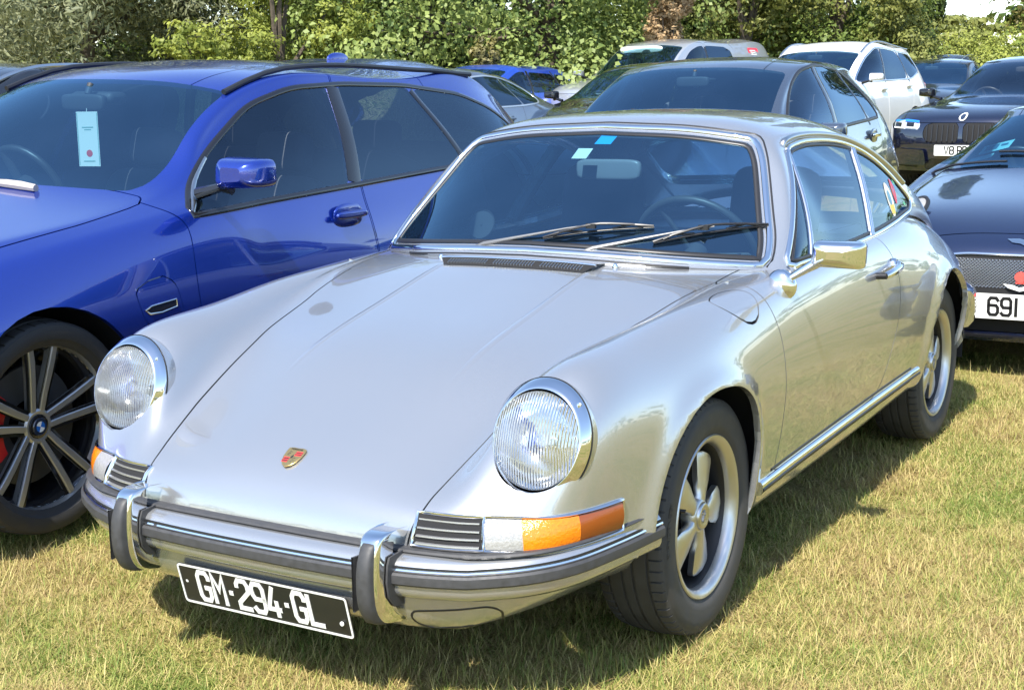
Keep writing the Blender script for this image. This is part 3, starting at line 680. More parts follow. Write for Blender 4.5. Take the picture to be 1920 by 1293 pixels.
WSo = rpoly([(0,.896),(.20,.892),(.42,.878),(.668,.853),(.655,.93),(.545,1.170),(.505,1.222),(.30,1.252),(0,1.262)], [0,.2,.2,.05,.1,.05,.06,.25,0], 6)
WS = np.concatenate([WSo, (WSo*(-1, 1))[::-1]])
def inset(poly, d):
    P = np.asarray(poly, float); o = []
    c = ((P*np.roll(np.roll(P, -1, 0), 1, 1)*(1, -1)).sum())
    keep = [i for i in range(len(P)) if np.linalg.norm(P[i]-P[i-1]) > 1e-5]; P = P[keep]
    area = .5*sum(P[i][0]*P[(i+1) % len(P)][1]-P[(i+1) % len(P)][0]*P[i][1] for i in range(len(P))); sg = 1 if area > 0 else -1
    for i in range(len(P)):
        a, p, b = P[i-1], P[i], P[(i+1) % len(P)]; n1 = np.array((-(p-a)[1], (p-a)[0])); n2 = np.array((-(b-p)[1], (b-p)[0]))
        n1 /= max(np.linalg.norm(n1), 1e-9); n2 /= max(np.linalg.norm(n2), 1e-9); m_ = n1+n2; m_ /= max(np.linalg.norm(m_), 1e-6)
        o.append(p+sg*m_*d/max(m_@n1, .4))
    return np.array(o)
def on_front(tree, yz, x0=1.0, back=False):
    P, N = [], []
    for y, z in yz:
        p, n = hit(tree, (x0, y, z), (1 if back else -1, 0, 0))
        if p is None: continue
        n = n if (n.x > 0) != back else -n
        P.append(p); N.append(n)
    return P, N
def on_side(tree, xzs, s=1):
    P, N = [], []
    for x, z in xzs:
        p, n = hit(tree, (x, s*1.6, z), (0, -s, 0))
        if p is None: continue
        n = n if n.y*s > 0 else -n
        P.append(p); N.append(n)
    return P, N
gs = G0
yz = gs.V[:, [1, 2]]
ws, gs = gs.cut(np.minimum(sdp(yz, inset(WS, .022)), gs.V[:, 0]+1.15))
ws.build('windscreen', GLASS_P, car, 0)
DLO = rpoly([(-.700,.864),(-1.00,.866),(-1.35,.870),(-1.62,.880),(-1.90,.898),(-2.08,.912),(-2.115,.945),(-1.97,1.055),(-1.80,1.128),(-1.60,1.172),(-1.40,1.190),(-1.20,1.192),(-1.065,1.176),(-.90,1.05)], [.02,.1,.1,.1,.1,.03,.04,.1,.1,.1,.1,.08,.03,.1], 5)
BP = lambda z: -1.492+(z-.875)*(-1.64+1.492)/(1.165-.875); VB = lambda z: -.890+(z-.905)*(-1.055+.890)/(1.180-.905)
for s in (1, -1):
    def sd(S, lo, hi): return np.minimum(np.minimum(sdp(S.V[:, [0, 2]], DLO), s*S.V[:, 1]-.45), np.minimum(lo, hi))
    x, z = gs.V[:, 0], gs.V[:, 2]; big = np.full(len(x), 9.)
    a, gs = gs.cut(sd(gs, x-(VB(z)+.006), big)); a.build('vent_window', GLASS_C, car, 0)
    x, z = gs.V[:, 0], gs.V[:, 2]; big = np.full(len(x), 9.)
    a, gs = gs.cut(sd(gs, VB(z)-.006-x, x-(BP(z)+.012))); a.build('door_window', GLASS_C, car, 0)
    x, z = gs.V[:, 0], gs.V[:, 2]; big = np.full(len(x), 9.)
    a, gs = gs.cut(sd(gs, BP(z)-.030-x, big)); a.build('quarter_window', GLASS_C, car, 0)
RW = rpoly([(-.50,.975),(.50,.975),(.44,1.155),(.2,1.20),(-.2,1.20),(-.44,1.155)], [.05,.05,.05,.1,.1,.05], 5)
rw, gs = gs.cut(np.minimum(sdp(gs.V[:, [1, 2]], RW), -2.02-gs.V[:, 0])); rw.build('rear_window', GLASS_C, car, 0)
gs.build('roof', SILVER, car, .022)
# windscreen trim
def ring_front(dd, step=.02): return on_front(T_gh, resample(np.vstack([inset(WS, dd), inset(WS, dd)[:1]]), step)[:-1])
mb = MB(); strip(mb, *ring_front(.010), .021, .009, True); mb.build('windscreen_trim', CHROME, car, angle=60)
mb = MB(); strip(mb, *ring_front(.029), .017, .0045, True); mb.build('windscreen_seal', TRIM, car, angle=60)
mb = MB(); strip(mb, *ring_front(-.003), .006, .003, True); mb.build('windscreen_gasket', TRIM, car, angle=60)
P, N = on_front(T_gh, resample(np.vstack([inset(RW, -.004), inset(RW, -.004)[:1]]), .03)[:-1], -4, True)
mb = MB(); strip(mb, P, N, .022, .008, True); mb.build('rear_window_trim', CHROME, car, angle=60)
for s in (1, -1):
    ring = resample(np.vstack([inset(DLO, -.006), inset(DLO, -.006)[:1]]), .02)[:-1]
    P, N = on_side(T_gh, ring, s); mb = MB(); strip(mb, P, N, .020, .008, True)
    for fn, w in ((VB, .014), (BP, .016)):
        zz = np.linspace(.872, 1.178 if fn is VB else 1.155, 12); off = 0 if fn is VB else .004
        P, N = on_side(T_gh, [(fn(z)-off, z) for z in zz], s); strip(mb, P, N, w, .010)
        if fn is BP:
            P, N = on_side(T_gh, [(fn(z)-.022, z) for z in zz], s); strip(mb, P, N, .014, .010)
    mb.build('window_frame', CHROME, car, angle=60)
    ring = resample(np.vstack([inset(DLO, .009), inset(DLO, .009)[:1]]), .02)[:-1]
    P, N = on_side(T_gh, ring, s); mb = MB(); strip(mb, P, N, .010, .005, True); mb.build('window_seal', TRIM, car, angle=60)
    # rain gutter along the roof edge
    g = cr([(-1.045,.549,1.183),(-1.07,.552,1.205),(-1.20,.553,1.216),(-1.40,.559,1.212),(-1.60,.570,1.192),(-1.80,.586,1.148),(-1.98,.609,1.082),(-2.12,.63,1.01)], 6)
    mb = MB(); P = [(x, y*s, z) for x, y, z in g]; strip(mb, P, [(0, s*.9, .45)]*len(P), .020, .012); mb.build('rain_gutter', SATIN, car, angle=60)
    # belt moulding
    P, N = on_side(T_gh, [(x, z) for x, z in resample([(-.71,.853),(-1.0,.856),(-1.35,.860),(-1.65,.870),(-1.92,.887),(-2.08,.900)], .03)], s)
    mb = MB(); strip(mb, P, N, .012, .007); mb.build('waist_trim', CHROME, car, angle=60)

# ---- headlamps
for s in (1, -1):
    up = Vector((-.275, 0, .961)); out = Vector((.961, 0, .275)); lat = Vector((0, s, 0)); c0 = Vector((.592, s*.618, .6235))
    ce = c0+out*.030-up*.006
    mb = MB(); G = []
    for a in np.linspace(0, 2*math.pi, 64, endpoint=False):
        ca, sa = math.cos(a), math.sin(a); row = []
        for ra, rb, d, off in ((.126,.113,-.045,0),(.1345,.1205,-.012,0),(.1360,.1220,-.004,0),(.134,.120,.003,0),(.127,.115,.011,.15),(.119,.110,.021,.6),(.1145,.107,.0255,1),(.1125,.1055,.0255,1),(.110,.103,.018,1)):
            c = c0*(1-off)+(c0-up*.004)*off; row.append(c+up*(ra*sa)+lat*(rb*ca)+out*d)
        G.append(row)
    hl = bpy.data.objects.new('headlight', None); hl.empty_display_size = .1; link(hl, car)
    mb.grid(G, wrap_u=True); mb.build('trim_ring', CHROME, hl, angle=70)
    mb = MB(); G = []
    for a in np.linspace(0, 2*math.pi, 64, endpoint=False):
        G.append([c0-up*.004+up*(.1355*math.sin(a)+.002)+lat*(.1228*math.cos(a))+out*(-.006-.0), c0+up*(.1375*math.sin(a))+lat*(.1236*math.cos(a))-out*.003, c0+up*.12*math.sin(a)+lat*.112*math.cos(a)-out*.04])
    mb.grid(G, wrap_u=True); mb.build('seal', TRIM, hl)
    # bowl, bulb cap, lens
    cl = c0-up*.004+out*.0225
    M = Matrix.Translation(cl) @ Matrix((lat, up, out)).transposed().to_4x4()
    mb = MB(); mb.lathe([(.1035,-.004),(.096,-.03),(.080,-.056),(.055,-.075),(.02,-.085),(.001,-.086)], M, 40); mb.build('reflector', mat('lamp_reflector', (.9,.9,.9), .12, 1.0), hl)
    mb = MB(); mb.lathe([(.001,-.018),(.016,-.019),(.022,-.026),(.022,-.05),(.012,-.08)], M, 20); mb.build('bulb_shield', SATIN, hl)
    mb = MB(); G = []
    for a in np.linspace(0, 2*math.pi, 64, endpoint=False): G.append([c0+up*(ra*math.sin(a))+lat*(rb*math.cos(a))+out*d for ra, rb, d in ((.1355,.1217,-.002),(.1365,.1225,-.012),(.1365,.1220,-.030),(.134,.118,-.058))])
    mb.grid(G, wrap_u=True, flip=s > 0); mb.build('bucket', SILVER, hl)
    mb = MB(); G = []
    nr, na = 22, 150
    for i in range(nr+1):
        r = .1068*i/nr; row = []
        for k in range(na):
            a = 2*math.pi*k/na; x, y = r*math.cos(a), r*math.sin(a); h = .026*(1-(r/.1068)**2)+.002
            row.append(cl+lat*x+up*y+out*h)
        G.append(row)
    mb.grid(G, wrap_v=True)
    lens = bpy.data.materials.get('fluted_lens')
    if lens is None:
        lens = bpy.data.materials.new('fluted_lens'); lens.use_nodes = True; t = lens.node_tree; n = t.nodes; l = t.links
        for q in list(n): n.remove(q)
        o_ = n.new('ShaderNodeOutputMaterial'); mx = n.new('ShaderNodeMixShader'); tr = n.new('ShaderNodeBsdfTransparent'); gl = n.new('ShaderNodeBsdfGlossy'); tr.inputs[0].default_value = (.9,.93,.95,1); gl.inputs['Roughness'].default_value = .06
        tc = n.new('ShaderNodeTexCoord'); wv = n.new('ShaderNodeTexWave'); wv.bands_direction = 'Y'; wv.inputs['Scale'].default_value = 46; wv.inputs['Distortion'].default_value = .6; wv.inputs['Detail'].default_value = 1
        wv2 = n.new('ShaderNodeTexNoise'); wv2.inputs['Scale'].default_value = 26
        bp = n.new('ShaderNodeBump'); bp.inputs['Strength'].default_value = 1.0; bp.inputs['Distance'].default_value = .007
        ad = n.new('ShaderNodeMath'); ad.operation = 'MULTIPLY'
        l.new(tc.outputs['Object'], wv.inputs['Vector']); l.new(tc.outputs['Object'], wv2.inputs['Vector']); l.new(wv.outputs['Fac'], ad.inputs[0]); l.new(wv2.outputs['Fac'], ad.inputs[1]); l.new(ad.outputs[0], bp.inputs['Height'])
        df = n.new('ShaderNodeBsdfTranslucent'); df.inputs[0].default_value = (.8,.82,.83,1); dd = n.new('ShaderNodeBsdfDiffuse'); dd.inputs[0].default_value = (.75,.78,.8,1)
        m2 = n.new('ShaderNodeMixShader'); m3 = n.new('ShaderNodeMixShader'); m2.inputs[0].default_value = .36; m3.inputs[0].default_value = .6
        fr = n.new('ShaderNodeFresnel'); fr.inputs[0].default_value = 1.6
        l.new(bp.outputs[0], fr.inputs['Normal']); l.new(bp.outputs[0], gl.inputs['Normal']); l.new(bp.outputs[0], dd.inputs['Normal'])
        l.new(df.outputs[0], m3.inputs[1]); l.new(dd.outputs[0], m3.inputs[2]); l.new(tr.outputs[0], m2.inputs[1]); l.new(m3.outputs[0], m2.inputs[2])
        l.new(fr.outputs[0], mx.inputs[0]); l.new(m2.outputs[0], mx.inputs[1]); l.new(gl.outputs[0], mx.inputs[2]); l.new(mx.outputs[0], o_.inputs[0])
    mb.build('lens', lens, hl)
    for a, rr in ((R(-90), 1.), (R(40 if s > 0 else 140), 1.)):
        p = c0+up*(.129*math.sin(a))+lat*(s*s*.115*math.cos(a)*(1 if s > 0 else 1))+out*.012
        if s < 0 and a > 0: p = c0+up*(.123*math.sin(a))+Vector((0, 1, 0))*(.115*math.cos(R(40)))+out*.012
        mb = MB(); mb.lathe([(.0055,0),(.0055,.003),(.003,.0045),(.0005,.0045)], Matrix.Translation(p) @ Matrix((lat, up, out)).transposed().to_4x4(), 14); mb.build('screw', CHROME, hl)

# ---- indicators and horn grilles, on the nose surface
def nose(z, ang, s=1):
    p, n = hit(T_low, (.30, s*.33, z), (math.cos(ang), s*math.sin(ang), 0)); return p, n
def nose_band(angs, z0, z1, nz=4, lift=.004, s=1, bulge=0.):
    G = []
    for a in angs:
        row = []
        for k in range(nz+1):
            z = z0(a)+(z1(a)-z0(a))*k/nz; p, n = nose(z, a, s); n = n if n.dot(Vector((math.cos(a), s*math.sin(a), 0))) > 0 else -n
            row.append(p+n*(lift+bulge*(1-(2*k/nz-1)**2)))
        G.append(row)
    return G
zb = lambda a: .404+.006*max(0, (a-R(40))/R(30)); zt = lambda a: .473+.010*max(0, (a-R(25))/R(40))
A0, A1, A2, A3, A4 = R(8.6), R(27.6), R(37), R(51), R(66.5)
for s in (1, -1):
    fl = s < 0
    gr = bpy.data.objects.new('horn_grille', None); gr.empty_display_size = .1; link(gr, car)
    an = np.linspace(A0, A1, 8)
    mb = MB(); mb.grid(nose_band(an, zb, zt, 4, .0015, s), flip=fl); mb.build('recess', DARK, gr)
    mb = MB()
    ring = [nose(zb(a)+.003, a, s) for a in an]+[nose(zb(A1)+t*(zt(A1)-zb(A1)), A1-.005, s) for t in (.25,.5,.75)]+[nose(zt(a)-.003, a, s) for a in an[::-1]]+[nose(zb(A0)+t*(zt(A0)-zb(A0)), A0+.01*t, s) for t in (.75,.5,.25)]
    cdir = Vector((.9, s*.4, .2))
    strip(mb, [p for p, n in ring], [n if n.dot(cdir) > 0 else -n for p, n in ring], .009, .008, True)
    mb.build('frame', CHROME, gr, angle=60)
    for k in range(4):
        t = .17+k*.215; z = lambda a, t=t: zb(a)+(zt(a)-zb(a))*t
        mb = MB(); mb.grid([[p+n*(.002), p+n*.0085+Vector((0,0,-.003)), p+n*.009+Vector((0,0,-.0062)), p+n*.003+Vector((0,0,-.008))] for p, n in [(q, (w if w.dot(cdir) > 0 else -w)) for q, w in [nose(z(a), a, s) for a in np.linspace(A0+.02, A1-.02, 7)]]])
        mb.build('slat', mat('bright_slat', (.60,.60,.61), .3, .8), gr)
    ind = bpy.data.objects.new('indicator', None); ind.empty_display_size = .1; link(ind, car)
    for nm, a0, a1, mt_ in (('clear_lens', A1+.006, A2, CLEARL), ('amber_lens', A2, A3, AMBER), ('reflector', A3, A4-.01, AMBERD)):
        zi = lambda a: zb(a)+.006; zo = lambda a: zt(a)-.006
        G = nose_band(np.linspace(a0, a1, 14), zi, zo, 8, .0055, s, .007)
        mb = MB(); mb.grid(G, flip=fl)
        o = mb.build(nm, mt_, ind)
    ring = [nose(zb(a)+.002, a, s) for a in np.linspace(A1+.004, A4, 18)]+[nose(zb(A4)+t*(zt(A4)-zb(A4)), A4, s) for t in (.3,.7)]+[nose(zt(a)-.002, a, s) for a in np.linspace(A4, A1+.004, 18)]+[nose(zb(A1)+t*(zt(A1)-zb(A1)), A1+.004, s) for t in (.7,.3)]
    mb = MB(); dirs = [n if n.dot(p-Vector((.2, 0, .43))) > 0 else -n for p, n in ring]
    strip(mb, [p for p, n in ring], dirs, .008, .0085, True); mb.build('surround', CHROME, ind, angle=60)
    p, n = nose(.437, R(58.5), s); n = n if n.x > 0 else -n
    mb = MB(); mb.lathe([(.0045,.006),(.0045,.010),(.0005,.011)], Matrix.Translation(p) @ n.to_track_quat('Z', 'Y').to_matrix().to_4x4(), 10); mb.build('screw', CHROME, ind)
for a in ('clear_lens',):
    for mtn in (CLEARL, AMBER):
        add_noise_bump(mtn, 160, .5, .004, col_var=.28)

# ---- front bumper and valance (swept round the nose)
def plan(pts, n=10): 
    P = cr(pts, n); full = np.concatenate([(P*(1, -1))[::-1][:-1], P]); return full
BUMP = plan([(.862,0),(.861,.12),(.856,.25),(.846,.37),(.825,.47),(.785,.572),(.728,.665),(.640,.727),(.500,.762),(.335,.786)])
def sweep(mb, path, prof, z_of=None):
    P = np.asarray(path, float); T = np.gradient(P, axis=0); T /= np.linalg.norm(T, axis=1, keepdims=True); Nn = np.stack([T[:, 1], -T[:, 0]], 1)
    G = [[(p[0]+n[0]*d, p[1]+n[1]*d, z+(z_of(p) if z_of else 0)) for d, z in prof] for p, n in zip(P, Nn)]
    b0 = len(mb.v); mb.grid(G, flip=True); k = len(prof); m_ = len(P)
    mb.f += [tuple(b0+i for i in range(k)), tuple(b0+(m_-1)*k+i for i in range(k))[::-1]]
    return mb
zlift = lambda p: .0+max(0, (abs(p[1])-.55))*.09
bump = bpy.data.objects.new('front_bumper', None); bump.empty_display_size = .2; link(bump, car)
mb = MB(); sweep(mb, BUMP, [(-.075,.384),(-.060,.394),(-.030,.394),(-.012,.388),(-.003,.379),(.000,.370),(.000,.322),(-.006,.310),(-.020,.300),(-.05,.295)], zlift); mb.build('blade', SILVER, bump, angle=50)
mb = MB(); sweep(mb, BUMP, [(-.002,.3715),(.003,.3715),(.0045,.368),(.003,.3645),(-.002,.3645)], zlift); mb.build('bright_strip', CHROME, bump)
mb = MB(); sweep(mb, BUMP, [(-.002,.3765),(.0012,.376),(.0012,.3725),(-.002,.372)], zlift); mb.build('groove', TRIM, bump)
mb = MB(); sweep(mb, BUMP, [(-.002,.3635),(.006,.3630),(.0105,.3585),(.011,.349),(.0105,.340),(.006,.3355),(-.002,.335)], zlift); mb.build('rubber_strip', RUBBER, bump)
SEALP = plan([(.805,0),(.804,.2),(.798,.37),(.780,.49),(.752,.585),(.700,.668),(.605,.722),(.48,.752),(.36,.770)])
mb = MB(); sweep(mb, SEALP, [(-.02,.395),(.010,.3945),(.014,.3985),(.010,.4025),(-.02,.404)], zlift); mb.build('seal', RUBBER, bump)
VAL = plan([(.812,0),(.811,.15),(.806,.27),(.790,.39),(.748,.50),(.68,.595),(.585,.655),(.45,.70),(.37,.73)])
val = MB(); sweep(val, VAL, [(.02,.300),(.016,.275),(.004,.245),(-.022,.215),(-.06,.197),(-.12,.190)], lambda p: max(0, abs(p[1])-.5)*.26); val.build('front_valance', SILVER, bump, angle=60)
# blanking panel outlines in the valance
VT = BVHTree.FromPolygons([tuple(v) for v in val.v], val.f)
for s in (1, -1):
    pl = rpoly([(s*.405,.262),(s*.56,.276),(s*.578,.262),(s*.56,.226),(s*.43,.212),(s*.40,.228)], .014, 4)
    rr = resample(np.vstack([pl, pl[:1]]), .008)[:-1]; P = []; N = []
    for y, z in rr:
        p, n = hit(VT, (1.2, y, z), (-1, 0, 0))
        if p is not None: P.append(p); N.append(n if n.x > 0 else -n)
    mb = MB(); strip(mb, P, N, .0055, .0012, True, sink=.002); mb.build('panel_joint', TRIM, bump)
# overriders
for s in (1, -1):
    ov = bpy.data.objects.new('overrider', None); ov.empty_display_size = .1; link(ov, bump); yc = s*.362
    fr_ = cr([(.800,.446),(.850,.449),(.880,.438),(.892,.40),(.896,.345),(.890,.292),(.866,.255),(.82,.240)], 5)
    G = []
    for x, z in fr_:
        k = (z-.226)/.245; w = .0262
        row = [(x-.055 if z < .43 else x-.03, yc+w*1.05, z), (x-.012, yc+w, z), (x-.003, yc+w*.9, z), (x, yc+w*.72, z), (x, yc-w*.72, z), (x-.003, yc-w*.9, z), (x-.012, yc-w, z), (x-.055 if z < .43 else x-.03, yc-w*1.05, z)]
        G.append(row)
    mb = MB(); mb.grid(G, flip=False); mb.build('chrome_horn', CHROME, ov, angle=50)
    fr2 = cr([(.868,.437),(.892,.427),(.911,.39),(.916,.345),(.911,.298),(.888,.258),(.862,.247)], 5); G = []
    for i, (x, z) in enumerate(fr2):
        w = .0182; G.append([(x-.03, yc+w*1.1, z), (x-.008, yc+w, z), (x-.001, yc+w*.72, z), (x, yc, z), (x-.001, yc-w*.72, z), (x-.008, yc-w, z), (x-.03, yc-w*1.1, z)])
    b0 = len(mb.v); mb = MB(); mb.grid(G); mb.f += [tuple(range(7)), tuple((len(fr2)-1)*7+i for i in range(7))[::-1]]; mb.build('rubber_pad', RUBBER, ov, angle=50)
    for q in (-1, 1):
        mb = MB(); sweep(mb, [(.852,yc+q*.029),(.852,yc+q*.034)] if s > 0 else [(.852,yc+q*.029),(.852,yc+q*.034)], [(-.05,.402),(.004,.398),(.012,.38),(.016,.345),(.010,.31),(-.01,.285),(-.05,.28)])
        mb.build('gasket', RUBBER, ov)
# number plate
pm = MB(); pl = rpoly([(-.247,.172),(.262,.172),(.262,.280),(-.247,.280)], .012, 4)
xpl = lambda z: .822+(z-.226)*.26
pm.prism([(xpl(z), y, z) for y, z in pl], (.003, 0, 0)); plate = pm.build('number_plate', BLACKP, car, bevel=.0008)
mb = MB(); a = rpoly([(-.245,.174),(.260,.174),(.260,.278),(-.245,.278)], .011, 4); b = inset(a, .005)
mb.grid([[(xpl(z)+.0031, y, z), (xpl(z)+.0046, y, z), (xpl(z2)+.0046, y2, z2), (xpl(z2)+.0031, y2, z2)] for (y, z), (y2, z2) in zip(a, b)], wrap_u=True); mb.build('border', WHITEP, plate)
tw = lambda t: letters(t, .074, .030, .0125, .0105, lambda x, y, l: (xpl(.186+y)+.0031+l, -.205+x, .186+y))
mb, w_ = letters('GM-294-GL', .073, .0325, .0128, .0112, lambda x, y, l: (xpl(.191+y)+.0031+l, -.186+x, .191+y), .0018); mb.build('registration', WHITEP, plate)
for y in (-.225, .236):
    mb = MB(); mb.lathe([(.0055,0),(.0055,.002),(.003,.0035),(.0003,.0035)], Matrix.Translation((xpl(.222)+.003, y, .222+(.012 if y < 0 else -.012))) @ Matrix.Rotation(R(90), 4, 'Y'), 12); mb.build('screw', WHITEP, plate)

# ---- bonnet badge (shield with a quartered crest)
T_h = BVHTree.FromPolygons([tuple(p) for p in hood.V], hood.F)
p0, n0 = hit(T_h, (.688, 0, 2), (0, 0, -1)); n0 = n0 if n0.z > 0 else -n0
ux = Vector((0, 1, 0)); uy = -(Vector((1, 0, 0))-n0*n0.x).normalized()
def bp_(u, v, h=0): return p0+ux*u+uy*v+n0*(.002+h)
sh = [(0,-.034),(.012,-.028),(.021,-.016),(.0255,0),(.0265,.018),(.0255,.027),(.013,.0300),(0,.0285)]; sh = sh+[(-u, v) for u, v in sh[1:-1][::-1]]
GOLD = mat('badge_gold', (.72,.50,.20), .25, .9); BRED = mat('badge_red', (.55,.04,.03), .3, coat=.5); BBLK = mat('badge_black', (.02,.02,.02), .3)
mb = MB(); mb.prism([bp_(u, v) for u, v in sh], n0*.0035); bdg = mb.build('bonnet_badge', GOLD, car, bevel=.0008)
rb = MB(); kb = MB()
for (u0, u1, v0, v1) in ((.0035,.023,.003,.0175), (-.0205,-.0035,-.020,-.003)):
    st = (v1-v0)/5
    for k in range(5):
        (kb if k % 2 == 1 else rb).poly([bp_(u0, v0+st*k, .0037), bp_(u1, v0+st*k, .0037), bp_(u1, v0+st*(k+1), .0037), bp_(u0, v0+st*(k+1), .0037)])
rb.build('red_bar', BRED, bdg, smooth=False)
for (u0, v0, f) in ((-.012,.0135,1), (-.013,.008,1), (-.014,.003,1), (.009,-.005,1), (.008,-.011,.8), (.006,-.017,.5)):
    kb.poly([bp_(u0-.006*f, v0-.001, .0037), bp_(u0, v0+.0008, .0037), bp_(u0+.006*f, v0-.001, .0037), bp_(u0, v0+.0028, .0037)])
kb.poly([bp_(-.003,-.006,.0038), bp_(.0025,-.005,.0038), bp_(.0035,.002,.0038), bp_(0,.006,.0038), bp_(-.002,.001,.0038)])
kb.build('black_bar', BBLK, bdg, smooth=False)
mbt, w_ = letters('PORSCHE', .0045, .0036, .0013, .0008, lambda x, y, l: bp_(-.0166+x, .0215+y, .0037+l), .0003); mbt.build('badge_lettering', BBLK, bdg)

# ---- cowl vent, washers, wipers
pv = lambda y: top_p(-.345, y)[0]
vent = bpy.data.objects.new('air_intake', None); vent.empty_display_size = .1; link(vent, car)
mb = MB(); nn = 24; G = []; C_v = []; T_v = []
for y in np.linspace(-.262, .262, nn):
    z1 = pv(y).z; yf = y*.90; zf = top_p(-.318, yf)[0].z; hgt = .016
    G.append([(-.348, y, z1+hgt), (-.334, y*.95, z1+.006), (-.318, yf, zf+.0015)])
    C_v.append([(-.346, y, z1+hgt+.0015), (-.352, y, z1+hgt+.003), (-.372, y, z1+hgt+.001), (-.43, y, top_p(-.43, y)[0].z+.0008)]); T_v.append((-.348, y, z1+hgt))
mb.grid(G); mb.build('recess', DARK, vent)
mb = MB(); mb.grid(C_v, flip=True); mb.build('cowl_top', SILVER, vent, angle=60)
mb = MB()
for k in (0, -1): mb.poly([G[k][0], G[k][2], C_v[k][3]] if k == 0 else [G[k][0], C_v[k][3], G[k][2]])
mb.build('cowl_side', SILVER, vent)
mb = MB(); strip(mb, T_v, [(.7, 0, .7)]*nn, .006, .004); mb.build('trim', CHROME, vent)
mb = MB()
for q in np.linspace(-.235, .235, 46):
    if abs(abs(q)-.08) < .012: continue
    z1 = pv(q).z; mb.box((-.334, q*.95, z1+.0065), (.022, .0028, .0055), Matrix.Rotation(R(22), 3, 'Y'))
mb.build('grille_bars', SATIN, vent)
for y in (-.297, .298):
    p, n = hit(T_low, (-.398, y, 2), (0, 0, -1)); mb = MB(); mb.lathe([(.0085,-.002),(.0085,.004),(.006,.010),(.0025,.013),(.0003,.0135)], Matrix.Translation(p), 16); mb.build('washer_jet', CHROME, car)
def wiper(y0, b0_, b1_, bm):
    wp = bpy.data.objects.new('wiper', None); wp.empty_display_size = .1; link(wp, car)
    p = top_p(-.43, y0)[0]
    mb = MB(); mb.lathe([(.014,-.004),(.013,.008),(.010,.014),(.010,.022),(.006,.026),(.0005,.027)], Matrix.Translation(p), 18); mb.build('spindle', SATIN, wp)
    def gl_(y, z, up=.012):
        q, n = hit(T_gh, (1, y, z), (-1, 0, 0)); n = n if n.x > 0 else -n; return q+n*up
    mid = gl_(*bm, .026); a = p+Vector((0, 0, .02))
    path = [a, a.lerp(mid, .10)+Vector((.008, 0, .008)), a.lerp(mid, .35)+Vector((.012, 0, .008)), a.lerp(mid, .75)+Vector((.008, 0, .006)), mid]
    mb = MB(); mb.tube(path, [.008, .0075, .005, .0028, .0026], 8); mb.build('arm', mat('wiper_metal', (.20,.20,.20), .45, .5), wp)
    lerp = lambda t: (b0_[0]+(b1_[0]-b0_[0])*t, b0_[1]+(b1_[1]-b0_[1])*t+.006*math.sin(math.pi*t))
    pts = [gl_(*lerp(t), .006) for t in np.linspace(0, 1, 12)]
    mb = MB(); mb.tube(pts, .0042, 6); mb.build('blade', TRIM, wp)
    mb2 = MB(); E = Vector((.55, 0, .83)); o_ = lambda i, h: pts[i]+E*h
    mb2.tube([o_(1, .006), o_(2, .014), o_(4, .022), o_(5, .025), o_(6, .025), o_(7, .022), o_(9, .014), o_(10, .006)], .0042, 6)
    for i, j_, k_ in ((0, 2, 4), (7, 9, 11)): mb2.tube([o_(i, .004), o_(j_, .014), o_(k_, .005)], .0035, 6)
    mb2.box(o_(5, .020), (.012, .03, .014)); mb2.build('bridge', TRIM, wp)
wiper(-.200, (.039,.934), (.346,.968), (.20,.962)); wiper(.170, (.366,.928), (.625,.968), (.50,.957))

# ---- rocker trim, door furniture
for s in (1, -1):
    P, N = on_side(T_low, [(x, .297+(x+.36)*(-.0335)) for x in np.linspace(-.335, -1.875, 40)], s)
    mb = MB(); strip(mb, P, N, .040, .014); mb.build('sill_trim', CHROME, car, angle=50)
    P2 = [p+n*.014 for p, n in zip(P, N)]; mb = MB(); strip(mb, P2, N, .009, .0035, sink=.002); mb.build('sill_rubber', TRIM, car)
    P, N = on_side(T_low, [(x, .328+(x+.36)*(-.0335)) for x in np.linspace(-.42, -1.78, 30)], s)
    mb = MB(); strip(mb, P, N, .010, .003); mb.build('sill_seal', TRIM, car)
hd = bpy.data.objects.new('door_handle', None); hd.empty_display_size = .1; link(hd, car)
for s in (1, -1):
    q = hd if s > 0 else bpy.data.objects.new('door_handle', None)
    if s < 0: q.empty_display_size = .1; link(q, car)
    pts = []
    for x, z, o in ((-1.345,.760,.030),(-1.36,.762,.034),(-1.42,.765,.036),(-1.49,.768,.034),(-1.535,.772,.026),(-1.56,.775,.008)):
        p, n = side_y(x, z); pts.append(Vector((p.x, s*(p.y+o), p.z)))
    mb = MB(); mb.tube(pts, [.010,.012,.0125,.013,.014,.013], 12); mb.build('grip', CHROME, q)
    p, n = side_y(-1.345, .758); mb = MB(); mb.tube([Vector((p.x-.004, s*(p.y-.004), p.z)), Vector((p.x-.004, s*(p.y+.034), p.z+.002))], .011, 12); mb.build('mount', TRIM, q)
    p, n = side_y(-1.545, .772); mb = MB(); mb.lathe([(.024,-.004),(.024,.006),(.020,.012),(.0005,.014)], Matrix.Translation((p.x, s*p.y, p.z)) @ Matrix.Rotation(-s*R(90), 4, 'X'), 20); mb.build('escutcheon', CHROME, q)
    p, n = side_y(-1.43, .752)
    mb = MB(); mb.lathe([(.008,-.002),(.008,.004),(.0003,.005)], Matrix.Translation((p.x-.02, s*p.y, p.z-.03)) @ Matrix.Rotation(-s*R(90), 4, 'X'), 12); mb.build('lock', CHROME, q)
